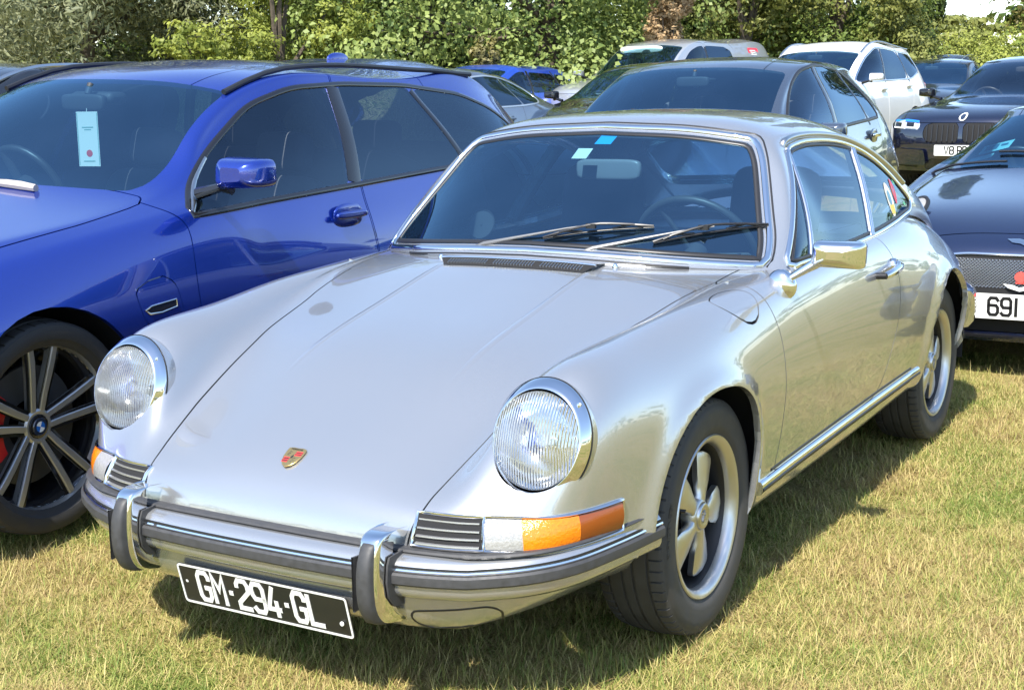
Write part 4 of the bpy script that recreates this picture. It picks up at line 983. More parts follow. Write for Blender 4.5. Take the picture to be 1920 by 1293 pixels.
# door mirror (left side only, as in the photograph)
mr = bpy.data.objects.new('door_mirror', None); mr.empty_display_size = .1; link(mr, car)
pb, nb = side_y(-.575, .826)
mb = MB(); Mx = Matrix.Translation(pb) @ nb.to_track_quat('Z', 'X').to_matrix().to_4x4() @ Matrix.Diagonal((1.0, .62, 1, 1)); mb.lathe([(.046,-.012),(.045,.004),(.040,.016),(.030,.028),(.016,.034),(.001,.035)], Mx, 26); mb.build('base', CHROME, mr)
hc_ = Vector((-.555, .895, .917))
mb = MB(); mb.tube([pb+nb*.025, pb.lerp(hc_, .4)+Vector((.01, .005, .01)), hc_+Vector((.01, -.035, -.012))], [.010, .0125, .017], 14); mb.build('stalk', CHROME, mr)
def rbox(mb, c, sx, sy_, sz, ex=.35, n=20, m_=12, rot=None):
    G = []
    for i in range(m_+1):
        ph = -math.pi/2+math.pi*i/m_; row = []
        for k in range(n):
            th = 2*math.pi*k/n; f = lambda v: math.copysign(abs(v)**ex, v)
            x, y, z = f(math.cos(ph))*f(math.cos(th))*sx, f(math.cos(ph))*f(math.sin(th))*sy_, f(math.sin(ph))*sz
            v = Vector((x, y, z)); v = rot @ v if rot is not None else v; row.append(Vector(c)+v)
        G.append(row)
    return mb.grid(G, wrap_v=True)
G = []
for i, (xx, k) in enumerate(((.034,.30),(.032,.62),(.024,.86),(.005,.98),(-.012,1.0),(-.024,1.0),(-.026,.97))):
    pl = rpoly([(-.070*k,-.034*k),(.068*k,-.040*k),(.071*k,.034*k),(-.064*k,.038*k)], .016*k, 5); G.append([hc_+Vector((xx, 0.0, 0))+Vector((-.22*y, y, z)) for y, z in pl])
mb = MB(); mb.grid(G, wrap_v=True); k = len(G[0]); mb.f += [tuple(range(k)), tuple(range(6*k, 7*k))[::-1]]; mb.build('housing', CHROME, mr, angle=60)

# ---- wheels: five-petal forged rims
fuchs_cache = {}
def fuchs(parent, x, y, z, s, rot, steer=0):
    w = wheel_empty(parent, x, s*y, z, s, steer)
    def put(nm, mk, mt_, par):
        if nm not in fuchs_cache: o = mk().build(nm, mt_, par, angle=45); fuchs_cache[nm] = o; return o
        o = fuchs_cache[nm].copy(); link(o, par); o.parent = par; return o
    t = put('tyre', lambda: tyre_mesh('tyre', .3045, .188, .1965), TYRE, w)
    rim = put('rim', lambda: disc_prof(MB(), [(.197,.072),(.2078,.080),(.2085,.086),(.206,.089),(.200,.088),(.194,.084),(.188,.077),(.185,.068),(.184,.058)], 80), ALLOY, w)
    put('barrel', lambda: disc_prof(MB(), [(.184,.0585),(.178,.045),(.172,.01),(.164,-.03),(.150,-.04),(.10,-.045),(.03,-.045),(.001,-.045)], 60), mat('wheel_black', (.012,.012,.013), .45), w)
    for k in range(5):
        a = rot+2*math.pi*k/5
        nm = 'petal'
        if nm not in fuchs_cache:
            mb = MB(); yo = lambda r: .064-.012*(max(0, r-.05)/.11)
            spoke(mb, [(.030,.022),(.050,.0185),(.070,.026),(.095,.038),(.120,.0435),(.140,.049),(.150,.048),(.157,.041),(.160,.028)], yo, 0, .018)
            o = mb.build(nm, ALLOY, w, angle=45); fuchs_cache[nm] = o
        else: o = fuchs_cache[nm].copy(); link(o, w); o.parent = w
        o.rotation_euler = (0, -a if s > 0 else a-math.pi, 0)
    put('hub_boss', lambda: disc_prof(MB(), [(.046,.030),(.045,.060),(.041,.067),(.036,.069),(.035,.066)], 40), ALLOY, w)
    cap = put('hub_cap', lambda: disc_prof(MB(), [(.035,.066),(.034,.074),(.031,.0765),(.024,.0765),(.022,.0755),(.001,.0755)], 40), SATIN, w)
    if 'hub_crest' not in fuchs_cache:
        mb = MB()
        for u, v, a_, l_ in ((-.006,.004,60,.014),(.006,-.004,60,.014),(-.008,-.008,-30,.010),(.007,.008,-30,.010),(0,0,20,.012),(-.002,.012,10,.01),(.002,-.013,10,.01)):
            mb.box((u, .0762, v), (l_, .0022, .0026), Matrix.Rotation(R(a_), 3, 'Y'))
        fuchs_cache['hub_crest'] = mb.build('hub_crest', SATIN, cap)
    else: o = fuchs_cache['hub_crest'].copy(); link(o, cap); o.parent = cap
    va = R(25)+rot*0
    put('valve', lambda: MB().tube([(.165*math.cos(.35), .06, .165*math.sin(.35)), (.16*math.cos(.35), .088, .16*math.sin(.35))], .0045, 8), TRIM, w)
    # five dark nuts between petals
    return w, t
w1, t1 = fuchs(car, 0, .672, .308, 1, R(256), R(1.2)); w1['label'] = 'front wheel with five silver petals and bright rim'
fuchs(car, -2.271, .660, .310, 1, R(95)); fuchs(car, 0, .672, .308, -1, R(20)); fuchs(car, -2.271, .660, .310, -1, R(50))
# raised tyre size lettering on the nearest sidewall
mb, w_ = letters('185/70VR15', .014, .010, .0045, .0022, lambda x, y, l: ((.262+y)*math.cos(-(x/.262)+R(22)), .0945+l, (.262+y)*math.sin(-(x/.262)+R(22))), .0012)
mb.build('sidewall_lettering', TYRE, t1)
# wheel housings
for x in (0, -2.271):
    for s in (1, -1):
        mb = MB(); G = []
        for a in np.linspace(R(22), R(190), 16): G.append([(x+.37*math.cos(a), s*yy, .33+.345*math.sin(a)) for yy in (.755, .45)])
        mb.grid(G); G2 = [(x+.37*math.cos(a), s*.45, .33+.345*math.sin(a)) for a in np.linspace(R(22), R(190), 16)]; mb.poly(G2); mb.build('wheel_housing', DARK, car)
# underside and cabin
mb = MB(); mb.box((-1.2, 0, .235), (2.9, 1.36, .03)); mb.build('floor_pan', DARK, car)
mb = MB(); mb.box((.20, 0, .33), (.80, .9, .12)); mb.build('front_bulkhead', DARK, car)
def seat(parent, x, y, z, w=.5, hh=.60, mt_=SEAT, rest=True, recl=R(12), name='seat'):
    st = bpy.data.objects.new(name, None); st.empty_display_size = .1; link(st, parent); st.location = (x, y, z)
    mb = MB(); rbox(mb, (.0, 0, .08), .27, w/2, .10, .45); mb.build('cushion', mt_, st, angle=70)
    rt = Matrix.Rotation(-recl, 3, 'Y'); mb = MB(); rbox(mb, rt @ Vector((-.25, 0, .18+hh/2)), .075, w/2, hh/2, .42, rot=rt); mb.build('backrest', mt_, st, angle=70)
    if rest:
        mb = MB(); rbox(mb, rt @ Vector((-.25, 0, .18+hh+.10)), .055, .13, .085, .45, rot=rt); mb.build('head_rest', mt_, st, angle=70)
    return st
for yy in (-.34, .34):
    st = seat(car, -1.16, yy, .27, .47, .50, SEAT, False)
    rt = Matrix.Rotation(-R(12), 3, 'Y'); mb = MB(); rbox(mb, rt @ Vector((-.25, 0, .755)), .065, .155, .14, .40, rot=rt); mb.build('head_rest', SEAT, st, angle=70)
mb = MB()
for yy in (-.3, .3): rbox(mb, (-1.98, yy, .62), .07, .27, .20, .4, rot=Matrix.Rotation(-R(25), 3, 'Y'))
mb.build('rear_seat', LEATHER, car, angle=70)
mb = MB(); mb.box((-2.25, 0, .80), (.55, 1.1, .02)); mb.box((-2.05, 0, .72), (.02, 1.1, .2)); mb.build('rear_shelf', PALE, car)
mb = MB(); G = []
for y in np.linspace(-.66, .66, 16):
    c = .10*(y/.66)**2; G.append([(-.50-c*1.6, y, .868-.02*(y/.66)**2), (-.62-c*.9, y, .872), (-.78-c*.2, y, .858), (-.83, y, .83), (-.84, y, .70), (-.78, y, .62)])
mb.grid(G); mb.build('dashboard', INTER, car, angle=60)
for s in (1, -1):
    mb = MB(); mb.box((-1.2, s*.715, .58), (1.1, .02, .50)); mb.build('door_card', INTER, car)
mb = MB(); Mw = Matrix.Translation((-.88, .34, .865)) @ Matrix.Rotation(R(-62), 4, 'Y')
mb.tube([Mw @ Vector((.195*math.cos(a), .195*math.sin(a), 0)) for a in np.linspace(0, 2*math.pi, 40, endpoint=False)], .0125, 8, closed=True)
for a in (R(90), R(210), R(330)): mb.tube([Mw @ Vector((0, 0, -.02)), Mw @ Vector((.19*math.cos(a), .19*math.sin(a), 0))], .009, 6)
mb.tube([Mw @ Vector((0, 0, .005)), Mw @ Vector((0, 0, -.12))], .035, 12); mb.build('steering_wheel', mat('wheel_rim_leather', (.05,.05,.052), .45), car, angle=60)
im = bpy.data.objects.new('interior_mirror', None); im.empty_display_size = .1; link(im, car)
mb = MB(); rbox(mb, (-.875, .035, 1.118), .014, .115, .033, .4); mb.build('mirror_back', mat('mirror_plastic', (.20,.21,.22), .35), im, angle=70)
mb = MB(); mb.tube([(-.885, .02, 1.13), (-.92, .015, 1.20)], .012, 8); mb.build('mirror_stem', INTER, im)
def ws_quad(name, y0, y1, z0, z1, mt_, parent, skew=0, inn=.004):
    P = []
    for y, z in ((y0+skew*0, z0), (y1, z0), (y1+skew, z1), (y0+skew, z1)):
        q, n = hit(T_gh, (1, y, z), (-1, 0, 0)); n = n if n.x > 0 else -n; P.append(q-n*inn)
    mb = MB(); mb.prism(P, (-.001, 0, 0)); return mb.build(name, mt_, parent, smooth=False)
ws_quad('sticker', .003, .060, 1.203, 1.232, mat('sticker_blue', (.01,.42,.85), .4), car, .006)['label'] = 'bright blue sticker at the top of the windscreen'
ws_quad('sticker', -.048, .005, 1.160, 1.190, mat('sticker_white', (.75,.80,.72), .5), car, .004)['label'] = 'pale sticker below the blue one on the windscreen'
mb = MB(); mb.lathe([(.05,0),(.052,.004),(.050,.008)], Matrix.Translation((-.83, -.42, .93)) @ Matrix.Rotation(R(70), 4, 'Y'), 30); mb.lathe([(.049,.003),(.001,.003)], Matrix.Translation((-.83, -.42, .93)) @ Matrix.Rotation(R(70), 4, 'Y'), 30)
mb.tube([(-.83,-.42,.88),(-.83,-.42,.93)], .006, 6); mb.build('round_holder', INTER, car)
# stickers on the left rear quarter window
def side_patch(name, pts, mt_, label=None, lift=.0015):
    P, N = on_side(T_gh, pts); mb = MB(); mb.poly([p+n*lift for p, n in zip(P, N)]); o = mb.build(name, mt_, car, smooth=False)
    if label: o['label'] = label
    return o
el = lambda cx, cz, a, b, t, n=24: [(cx+a*math.cos(q)*math.cos(t)-b*math.sin(q)*math.sin(t), cz+a*math.cos(q)*math.sin(t)+b*math.sin(q)*math.cos(t)) for q in np.linspace(0, 2*math.pi, n, endpoint=False)]
side_patch('sticker', el(-1.845,.968,.036,.060,0), mat('sticker_cream', (.78,.74,.62), .4), 'oval cream and yellow sticker on the rear quarter window')
side_patch('sticker_print', [(-1.82,.95),(-1.872,.95),(-1.868,.918),(-1.825,.918)], mat('sticker_yellow', (.80,.55,.06), .4), lift=.002)
side_patch('sticker_print', el(-1.845,.975,.018,.026,0), mat('sticker_bluegrey', (.12,.28,.40), .4), lift=.002)
side_patch('sticker', el(-1.925,.992,.020,.045,R(10)), mat('sticker_red', (.55,.03,.06), .4), 'round red sticker on the rear quarter window')
side_patch('sticker', [(-1.965,1.03),(-1.985,1.03),(-2.045,.935),(-2.02,.935)], mat('sticker_green', (.10,.45,.22), .4), 'green and white striped sticker at the tip of the quarter window')
# rear bumper end and tail
RB = plan([(-3.20,0),(-3.195,.25),(-3.17,.45),(-3.10,.60),(-2.98,.705),(-2.80,.765),(-2.66,.790)])[::-1]
mb = MB(); sweep(mb, RB, [(-.05,.545),(-.015,.54),(0,.52),(.004,.47),(0,.42),(-.02,.395),(-.06,.385)]); mb.build('rear_bumper', CHROME, car, angle=50)
mb = MB(); sweep(mb, RB*(1, .985)+(.03, 0), [(-.03,.395),(-.02,.34),(-.06,.28),(-.2,.27)]); mb.build('rear_valance', SILVER, car, angle=50)
for s in (1, -1):
    mb = MB(); mb.box((-3.05, s*.46, .60), (.05, .22, .07)); mb.build('tail_light', RED, car, bevel=.01)
# ------------------------------------------------------------------ the other parked cars
def gz(x, y):
    s = (x-CAM.x)*_f.x+(y-CAM.y)*_f.y; s /= math.hypot(_f.x, _f.y); return .0235*max(0, s-6.3)*min(1, max(0, s-6.3)/3)
def car_rows(sp):
    w, fo, zn, xc, zc, xh, zh = sp['w'], sp['fo'], sp['zn'], sp['xc'], sp['zc'], sp['xh'], sp['zh']; wr = sp['wr']; zb, zb2 = sp['zb'], sp['zb2']; zs = sp.get('zs', .25)
    xt, zt, x1, z1, x2, z2, xe = sp['xt'], sp['zt'], sp['x1'], sp['z1'], sp['x2'], sp['z2'], -sp['wb']-sp['ro']; wt = sp.get('wt', .80)*w
    hx = sp.get('hx', .30); zhm = sp.get('zhm', zn+(zc-zn)*.55)
    belt = lambda x: zb+(zb2-zb)*min(1, max(0, (xc-x)/(xc-x1)))
    rows = []
    f_ = sp.get('round', 1.0)
    def nose(dx, z, zd):
        return [(fo-dx,0,z),(fo-dx-.012*f_,.30*w/.9,z),(fo-dx-.06*f_,.56*w/.9,z-zd*.1),(fo-dx-.11*f_,.68*w/.9,z-zd*.2),(fo-dx-.17*f_,.76*w/.9,z-zd*.35)]
    rows.append(nose(.05,zs-.02,0)+[(fo-.28*f_,w-.10,zs),(fo-.36*f_,w-.06,zs),(fo-.44*f_,w-.04,zs),(fo-.48*f_,w-.03,zs-.01),(fo-.50,w-.035,zs-.02),(fo-.5,w-.2,zs-.04)])
    rows.append(nose(.0,(zs+zn)*.47,0)+[(fo-.25*f_,w-.09,.46),(fo-.34*f_,w-.045,.45),(fo-.42*f_,w-.02,.42),(fo-.46*f_,w-.012,.35),(fo-.50,w-.03,zs+.01),(fo-.5,w-.2,zs-.03)])
    rows.append(nose(.03,zn-.10,.06)+[(fo-.26*f_,w-.085,zn-.14),(fo-.34*f_,w-.035,zn-.18),(fo-.40*f_,w-.008,.50),(fo-.44*f_,w-.005,.38),(fo-.48,w-.025,zs+.01),(fo-.48,w-.2,zs-.03)])
    rows.append(nose(.14,zn,.10)+[(fo-.32*f_,w-.09,zn-.075),(fo-.37*f_,w-.035,zn-.15),(fo-.42*f_,w-.003,.54),(fo-.45*f_,w-.003,.40),(fo-.47,w-.025,zs+.01),(fo-.47,w-.2,zs-.03)])
    rows.append([(hx,0,zhm),(hx,.33*w/.9,zhm-.004),(hx,.62*w/.9,zhm-.02),(hx,.70*w/.9,zhm-.032),(hx,.765*w/.9,zhm-.06),(hx,w-.085,zhm-.10),(hx,w-.025,zhm-.20),(hx,w,.58),(hx,w-.002,.42),(hx,w-.03,zs),(hx,w-.2,zs-.03)])
    rows.append([(xc+.14,0,zc),(xc+.12,.34*w/.9,zc-.005),(xc+.00,.64*w/.9,zc-.022),(xc-.06,.725*w/.9,zc-.032),(xc-.08,.775*w/.9,zc-.05),(xc-.10,w-.075,belt(xc)-.02),(xc-.10,w-.025,zb-.16),(xc-.10,w,.60),(xc-.10,w-.002,.42),(xc-.1,w-.03,zs),(xc-.1,w-.2,zs-.03)])
    k = .5; mx, mz = xc+(xh-xc)*k, zc+(zh-zc)*k+.012
    yb = lambda x: w-.085-.02*max(0, (xc-1.9-x))*.5
    def cab(xA, zA, dB, dC, yC, zC, xC, xE):
        b = belt(xE); yE = yb(xE); yC2 = yC+.045; zC2 = zC-.045; xC2 = xC-.04 if xC > xh-.2 else xC
        return [(xA,0,zA),(xA-dB*.3,.34*w/.9*.95,zA-.008),(xC,yC,zC),(xC2,yC2,zC2),((xC2+xE)/2,(yC2+yE)/2+.018,(zC2+b)/2),(xE,yE,b),(xE,w-.028,b-.17),(xE,w,.62),(xE,w-.004,.42),(xE,w-.035,zs),(xE,w-.2,zs-.03)]
    yc0 = .64*w/.9
    rows.append(cab(mx+.07,mz,.1,0,yc0+(wr-yc0)*.5,mz-.03,mx-.06,mx-.16))
    rows.append(cab(xh,zh,.1,0,wr,zh-.045,xh-.07,xh-.12))
    rows.append(cab((xh+xt)/2,(zh*.35+zt*.65)+.004,0,0,wr+.012,zt-.055,(xh+xt)/2-.02,(xh+xt)/2-.05))
    rows.append(cab(xt,zt,0,0,wr+.015,zt-.055,xt,xt))
    xm = (xt+x1)/2; rows.append(cab(xm,(zt+z1)/2+.012,0,0,wr+.005,(zt+z1)/2-.05,xm,xm))
    rows.append(cab(x1,z1,0,0,wr-.03,z1-.05,x1+.01,x1+.05))
    b2 = belt(x2); tw = wt
    rows.append([(x2,0,z2),(x2+.01,.34*w/.9,z2-.004),(x2+.04,tw-.13,z2-.02),(x2+.06,tw-.06,z2-.03),(x2+.08,tw-.02,z2-.05),(x2+.11,tw+.02,min(b2,z2)-.06),(x2+.16,w-.05,.74),(x2+.18,w-.01,.60),(x2+.20,w-.015,.44),(x2+.25,w-.05,zs+.02),(x2+.25,w-.2,zs)])
    zl = sp.get('ztail', .86)
    rows.append([(xe+.05,0,zl),(xe+.06,.34*w/.9,zl),(xe+.11,tw-.12,zl-.02),(xe+.14,tw-.05,zl-.04),(xe+.18,tw,zl-.06),(xe+.22,w-.10,zl-.1),(xe+.27,w-.06,.66),(xe+.30,w-.03,.56),(xe+.32,w-.03,.44),(xe+.36,w-.06,zs+.04),(xe+.36,w-.2,zs+.02)])
    rows.append([(xe,0,.50),(xe+.01,.34*w/.9,.5),(xe+.06,tw-.12,.5),(xe+.10,tw-.05,.49),(xe+.14,tw,.48),(xe+.19,w-.10,.47),(xe+.25,w-.07,.46),(xe+.29,w-.05,.44),(xe+.32,w-.045,.40),(xe+.36,w-.06,zs+.05),(xe+.36,w-.2,zs+.03)])
    rows.append([(xe+.06,0,.30),(xe+.07,.34*w/.9,.3),(xe+.11,tw-.12,.3),(xe+.14,tw-.05,.3),(xe+.18,tw,.31),(xe+.22,w-.10,.32),(xe+.28,w-.08,.33),(xe+.31,w-.06,.33),(xe+.33,w-.06,.33),(xe+.37,w-.07,zs+.05),(xe+.37,w-.2,zs+.04)])
    return rows, belt
def rim_multi(w_, n, style, r, mt_rim, mt_dark, y0=.075, w=.03, ang0=0.):
    disc_prof(MB(), [(r-.012,y0-.015),(r,y0-.004),(r+.006,y0+.004),(r+.004,y0+.008),(r-.004,y0+.007),(r-.008,y0-.004),(r-.010,y0-.012)], 72).build('rim', mt_rim, w_, angle=45)
    disc_prof(MB(), [(r-.010,y0-.0125),(r-.022,y0-.03),(r-.03,y0-.06),(r-.04,-.09),(.001,-.09)], 48).build('barrel', mt_dark, w_)
    for k in range(n):
        a = ang0+2*math.pi*k/n; yo = lambda q: y0-.006-.030*math.cos(min(1, q/r)*math.pi)*.5-.012
        if style == 'double':
            for s in (-1, 1):
                mb = MB(); G = []
                for t, hw in ((.0,.010),(.25,.0105),(.55,.0115),(.8,.012),(1,.011)):
                    q = .045+(r-.012-.045)*t; off = s*(.017+.031*t**1.2); ca, sa = math.cos(a), math.sin(a); row = []
                    for e, dy in ((-1,-.03),(-1,-.002),(-.75,0),(.75,0),(1,-.002),(1,-.03)):
                        x_ = off+e*hw; row.append((q*ca-x_*sa, yo(q)+dy, q*sa+x_*ca))
                    G.append(row)
                mb.grid(G); mb.build('spoke', mt_rim, w_, angle=30)
                mb = MB(); mb.grid([[Vector(q_)*1+Vector((0, -.004, 0))+Vector((-math.sin(a), 0, math.cos(a)))*(.012*s if e_ else -.006*s) for e_, q_ in ((0, r_[1]), (1, r_[4]))] if s > 0 else [Vector(q_)+Vector((0, -.004, 0))+Vector((-math.sin(a), 0, math.cos(a)))*(.012*s if e_ else -.006*s) for e_, q_ in ((1, r_[1]), (0, r_[4]))] for r_ in G]); mb.build('spoke_back', mt_dark, w_)
        else:
            mb = MB(); spoke(mb, [(.045,.022),(r*.5,.020),(r*.8,.026),(r-.012,.034)], yo, a, .03); mb.build('spoke', mt_rim, w_, angle=45)
    disc_prof(MB(), [(.056,y0-.06),(.055,y0-.035),(.048,y0-.030),(.038,y0-.032)], 32).build('hub', mt_rim, w_)
    disc_prof(MB(), [(.037,y0-.034),(.036,y0-.028),(.030,y0-.026),(.001,y0-.026)], 32).build('hub_cap', GLOSSBLACK, w_)
TYRES = {}
def gen_wheels(car, sp, detail=False):
    Ro, W = sp.get('Ro', .325), sp.get('tw', .215); rr = sp.get('rim', .225)
    for i, (x, s) in enumerate(((0,1),(-sp['wb'],1),(0,-1),(-sp['wb'],-1))):
        wh = wheel_empty(car, x, s*(sp['w']-.028-W/2), Ro-.006, s)
        key = (Ro, W, rr)
        if key not in TYRES: o = tyre_mesh('tyre', Ro, W, rr, 48).build('tyre', TYRE_D, wh); TYRES[key] = o
        else: o = TYRES[key].copy(); link(o, wh)
        hid = s < 0
        if sp.get('rimstyle') == 'double' and not hid: rim_multi(wh, 5, 'double', rr, mat('diamond_cut', (.50,.50,.50), .32, .75), GLOSSBLACK, W/2-.03, ang0=sp.get('rang', 0))
        else: rim_multi(wh, sp.get('nsp', 7), 'single', rr, mat('alloy_silver', (.55,.55,.56), .3, 1.0), GLOSSBLACK, W/2-.03)
def wheel_box(car, sp, arch):
    for x in (0, -sp['wb']):
        for s in (1, -1):
            mb = MB(); r = sp.get('Ro', .325)+.075; c = sp.get('Ro', .325)
            G = [[(x+r*math.cos(a), s*yy, c+r*math.sin(a)) for yy in (sp['w']-.06, .5)] for a in np.linspace(R(-25), R(205), 40)]
            mb.grid(G); mb.poly([q[1] for q in G]); mb.build('wheel_housing', DARK, car)
def door_mirror(car, c, s, mt_cap, sx=1., base=None, sc=1.):
    mr_ = bpy.data.objects.new('door_mirror', None); mr_.empty_display_size = .1; link(mr_, car); c = Vector((c[0], c[1]*s, c[2])); G = []
    for xx, k in ((.085,.45),(.075,.72),(.045,.92),(.0,1.0),(-.045,1.0),(-.06,.97)):
        pl = rpoly([(-.105*k,-.062*k),(.10*k,-.045*k),(.095*k,.055*k),(-.10*k,.060*k)], .03*k, 4); G.append([c+Vector((xx*sx, y*s, z))*sc for y, z in pl])
    mb = MB(); mb.grid(G, wrap_v=True, flip=s < 0); k = len(G[0]); cap = tuple(range(k)); mb.f += [cap]; mb.build('mirror_cap', mt_cap, mr_, angle=60)
    mb = MB(); mb.poly([p+Vector((.0005, 0, 0)) for p in G[-1]]); mb.build('mirror_glass', CHROME, mr_, smooth=False)
    b = base or (c.x+.03, s*(abs(c.y)-.19), c.z-.075)
    mb = MB(); mb.tube([b, Vector(b).lerp(c, .5)+Vector((0, 0, -.012)), c+Vector((.01, -s*.05, -.055))], [.022, .016, .020], 8); mb.build('mirror_foot', GLOSSBLACK, mr_)
    return mr_
def build_car(name, label, pose, sp, pm, group=None, z=None):
    X, Y, yw = pose; car = thing(name, label, 'car', (X, Y, gz(X-1.2*math.cos(yw), Y-1.2*math.sin(yw)) if z is None else z), yw, group)
    rows, belt = car_rows(sp); S = Sheet.bspline(rows, sp.get('su', 6), sp.get('sv', 5), .85).orient(); renormal(S); T = S.tree(); sp['T'] = T; w = sp['w']
    P, ay = S.V[:, [0, 2]], np.abs(S.V[:, 1]); Ra = sp.get('Ro', .325)+.045
    arc = lambda cx: np.array([(cx+Ra*math.cos(a), sp.get('Ro', .325)-.01+Ra*math.sin(a)) for a in np.linspace(R(-50), R(230), 90)])
    for cx in (0, -sp['wb']):
        _, S = S.cut(np.minimum(sdp(S.V[:, [0, 2]], arc(cx)), np.abs(S.V[:, 1])-.5))
    ws, S = S.cut(sdp(S.U[:, ::-1], rpoly([(-2.0,5.10),(2.0,5.10),(2.0,6.93),(-2.0,6.93)], .18, 4))); ws.build('windscreen', sp.get('wsglass', GLASS_P), car, 0)
    # black screen edge, as a narrow strip inside the glass
    us = sp.get('urear', (11.08, 11.94)); rg, S = S.cut(sdp(S.U[:, ::-1], rpoly([(-1.95,us[0]),(1.95,us[0]),(1.95,us[1]),(-1.95,us[1])], .12, 3)))
    if rg.F: rg.build('rear_window', GLASS_C, car, 0)
    # side windows
    d = sp.get('dlo')
    if d is None:
        xe_, ze_ = sp['tip']; c2 = [r[3] for r in rows]
        top = [(c2[i][0], c2[i][2]-.022) for i in (9, 8, 7)]; xq = c2[5][0]-.10
        d = [(xq-.06, belt(xq)+.02), (xh_ := (sp['x1']+.5), belt(xh_)+.012), (xe_, ze_), (sp['x1']+.12, c2[10][2]-.03 if sp['x1']+.12 > c2[10][0] else (c2[10][2]+c2[11][2])/2-.03), (c2[10][0], c2[10][2]-.022)]+top+[((c2[6][0]+c2[7][0])/2-.035, (c2[6][2]+c2[7][2])/2-.01), (c2[6][0]-.045, c2[6][2]-.012)]
    DL = rpoly(d, [.02,.1,.05]+[.08]*(len(d)-3), 4); pil = sp['pillars']
    for s in (1, -1):
        xs = [9]+[p for p in pil]+[-9]
        for i in range(len(xs)-1):
            def lim(a, side):
                if a in (9, -9): return np.full(len(S.V), 9.)
                x0, z0, x1_, z1_, hw = a; xx = x0+(S.V[:, 2]-z0)*(x1_-x0)/(z1_-z0); return (xx-hw-S.V[:, 0]) if side else (S.V[:, 0]-xx-hw)
            f = np.minimum(np.minimum(sdp(S.V[:, [0, 2]], DL), s*S.V[:, 1]-.42), np.minimum(lim(xs[i], 1), lim(xs[i+1], 0)))
            a, S = S.cut(f)
            if a.F: a.build('side_window', GLASS_C if i == 0 else sp.get('rearglass', GLASS_T), car, 0)
    if sp.get('trim'):
        for s in (1, -1):
            ring = resample(np.vstack([inset(DL, -.008), inset(DL, -.008)[:1]]), .04)[:-1]; Pp, Nn = on_side(T, ring, s)
            mb = MB(); strip(mb, Pp, Nn, .024, .006, True); mb.build('window_surround', sp['trim'], car, angle=60)
    for a in pil:
        x0, z0, x1_, z1_, hw = a
        if hw > .015:
            for s in (1, -1):
                Pp, Nn = on_side(T, [(x0+(zz-z0)*(x1_-x0)/(z1_-z0), zz) for zz in np.linspace(z0+.01, z1_-.01, 8)], s)
                if len(Pp) > 3: mb = MB(); strip(mb, Pp, Nn, hw*2-.004, .004); mb.build('pillar_cover', GLOSSBLACK, car, angle=60)
    for nm, mt_, polys in sp.get('front', []):            # lamps, grilles: (y, z) outlines on the front face
        for pl in polys:
            f = np.minimum(sdp(S.V[:, [1, 2]], pl), S.V[:, 0]-.15); a, S = S.cut(f, .002)
            if a.F: a.V = a.V-a.N*.004; a.build(nm, mt_, car, .0)
    for nm, mt_, polys in sp.get('sides', []):
        for pl in polys:
            for s in (1, -1):
                f = np.minimum(sdp(S.V[:, [0, 2]], pl), s*S.V[:, 1]-.5); a, S = S.cut(f, .0015)
                if a.F: a.build(nm, mt_ or pm, car, .008)
    hp = sp.get('hood')
    if hp:
        f = np.minimum(sdp(S.V[:, :2], hp), S.V[:, 2]-(sp['zn']-.09)); a, S = S.cut(f, .003); a.build('bonnet', pm, car, .02)
    for dp in sp.get('doors', []):
        for s in (1, -1):
            f = np.minimum(sdp(S.V[:, [0, 2]], rpoly(dp, .05, 3)), s*S.V[:, 1]-.42); a, S = S.cut(f, .0025)
            if a.F: a.build('door', pm, car, .014)
    S.build('body', pm, car, .018); gen_wheels(car, sp); wheel_box(car, sp, None)
    # cabin
    zf = .30; mb = MB(); mb.box((-sp['wb']*.5-.1, 0, .27), (sp['wb']+1.2, 2*w-.34, .04)); mb.box((.1, 0, .42), (1.0, 2*w-.75, .2)); mb.build('floor_pan', DARK, car)
    for yy in (-.36, .36):
        st = seat(car, sp.get('xseat', -1.45), yy, zf+sp.get('dz', 0), .50, .56, SEAT, True)
    if not sp.get('two'):
        mb = MB(); rt = Matrix.Rotation(-R(14), 3, 'Y'); rbox(mb, (sp.get('xseat', -1.45)-1.02, 0, zf+.45+sp.get('dz', 0)), .09, w*.72, .30, .3, rot=rt)
        mb.build('rear_seat', SEAT, car, angle=70)
        for yy in (-.38, .38): mb = MB(); rbox(mb, (sp.get('xseat', -1.45)-1.10, yy, zf+.82+sp.get('dz', 0)), .05, .12, .07, .4); mb.build('rear_head_rest', SEAT, car, angle=70)
    mb = MB(); zc = sp['zc']; xc = sp['xc']
    mb.grid([[(xc+.06-.10*(y/.7)**2, y, zc-.045), (xc-.28, y, zc-.03), (xc-.42, y, zc-.06), (xc-.46, y, zc-.30)] for y in np.linspace(-w*.78, w*.78, 12)]); mb.build('dashboard', INTER, car, angle=60)
    sw = sp.get('swheel', -.37); mb = MB(); Mw = Matrix.Translation((xc-.52, sw, zc-.07)) @ Matrix.Rotation(R(-66), 4, 'Y')
    mb.tube([Mw @ Vector((.185*math.cos(a), .185*math.sin(a), 0)) for a in np.linspace(0, 2*math.pi, 28, endpoint=False)], .015, 8, closed=True)
    for a in (R(90), R(200), R(340)): mb.tube([Mw @ Vector((0, 0, -.02)), Mw @ Vector((.18*math.cos(a), .18*math.sin(a), 0))], .018, 6)
    mb.tube([Mw @ Vector((0, 0, .01)), Mw @ Vector((0, 0, -.10))], .06, 12); mb.build('steering_wheel', mat('wheel_leather', (.03,.03,.032), .4), car, angle=60)
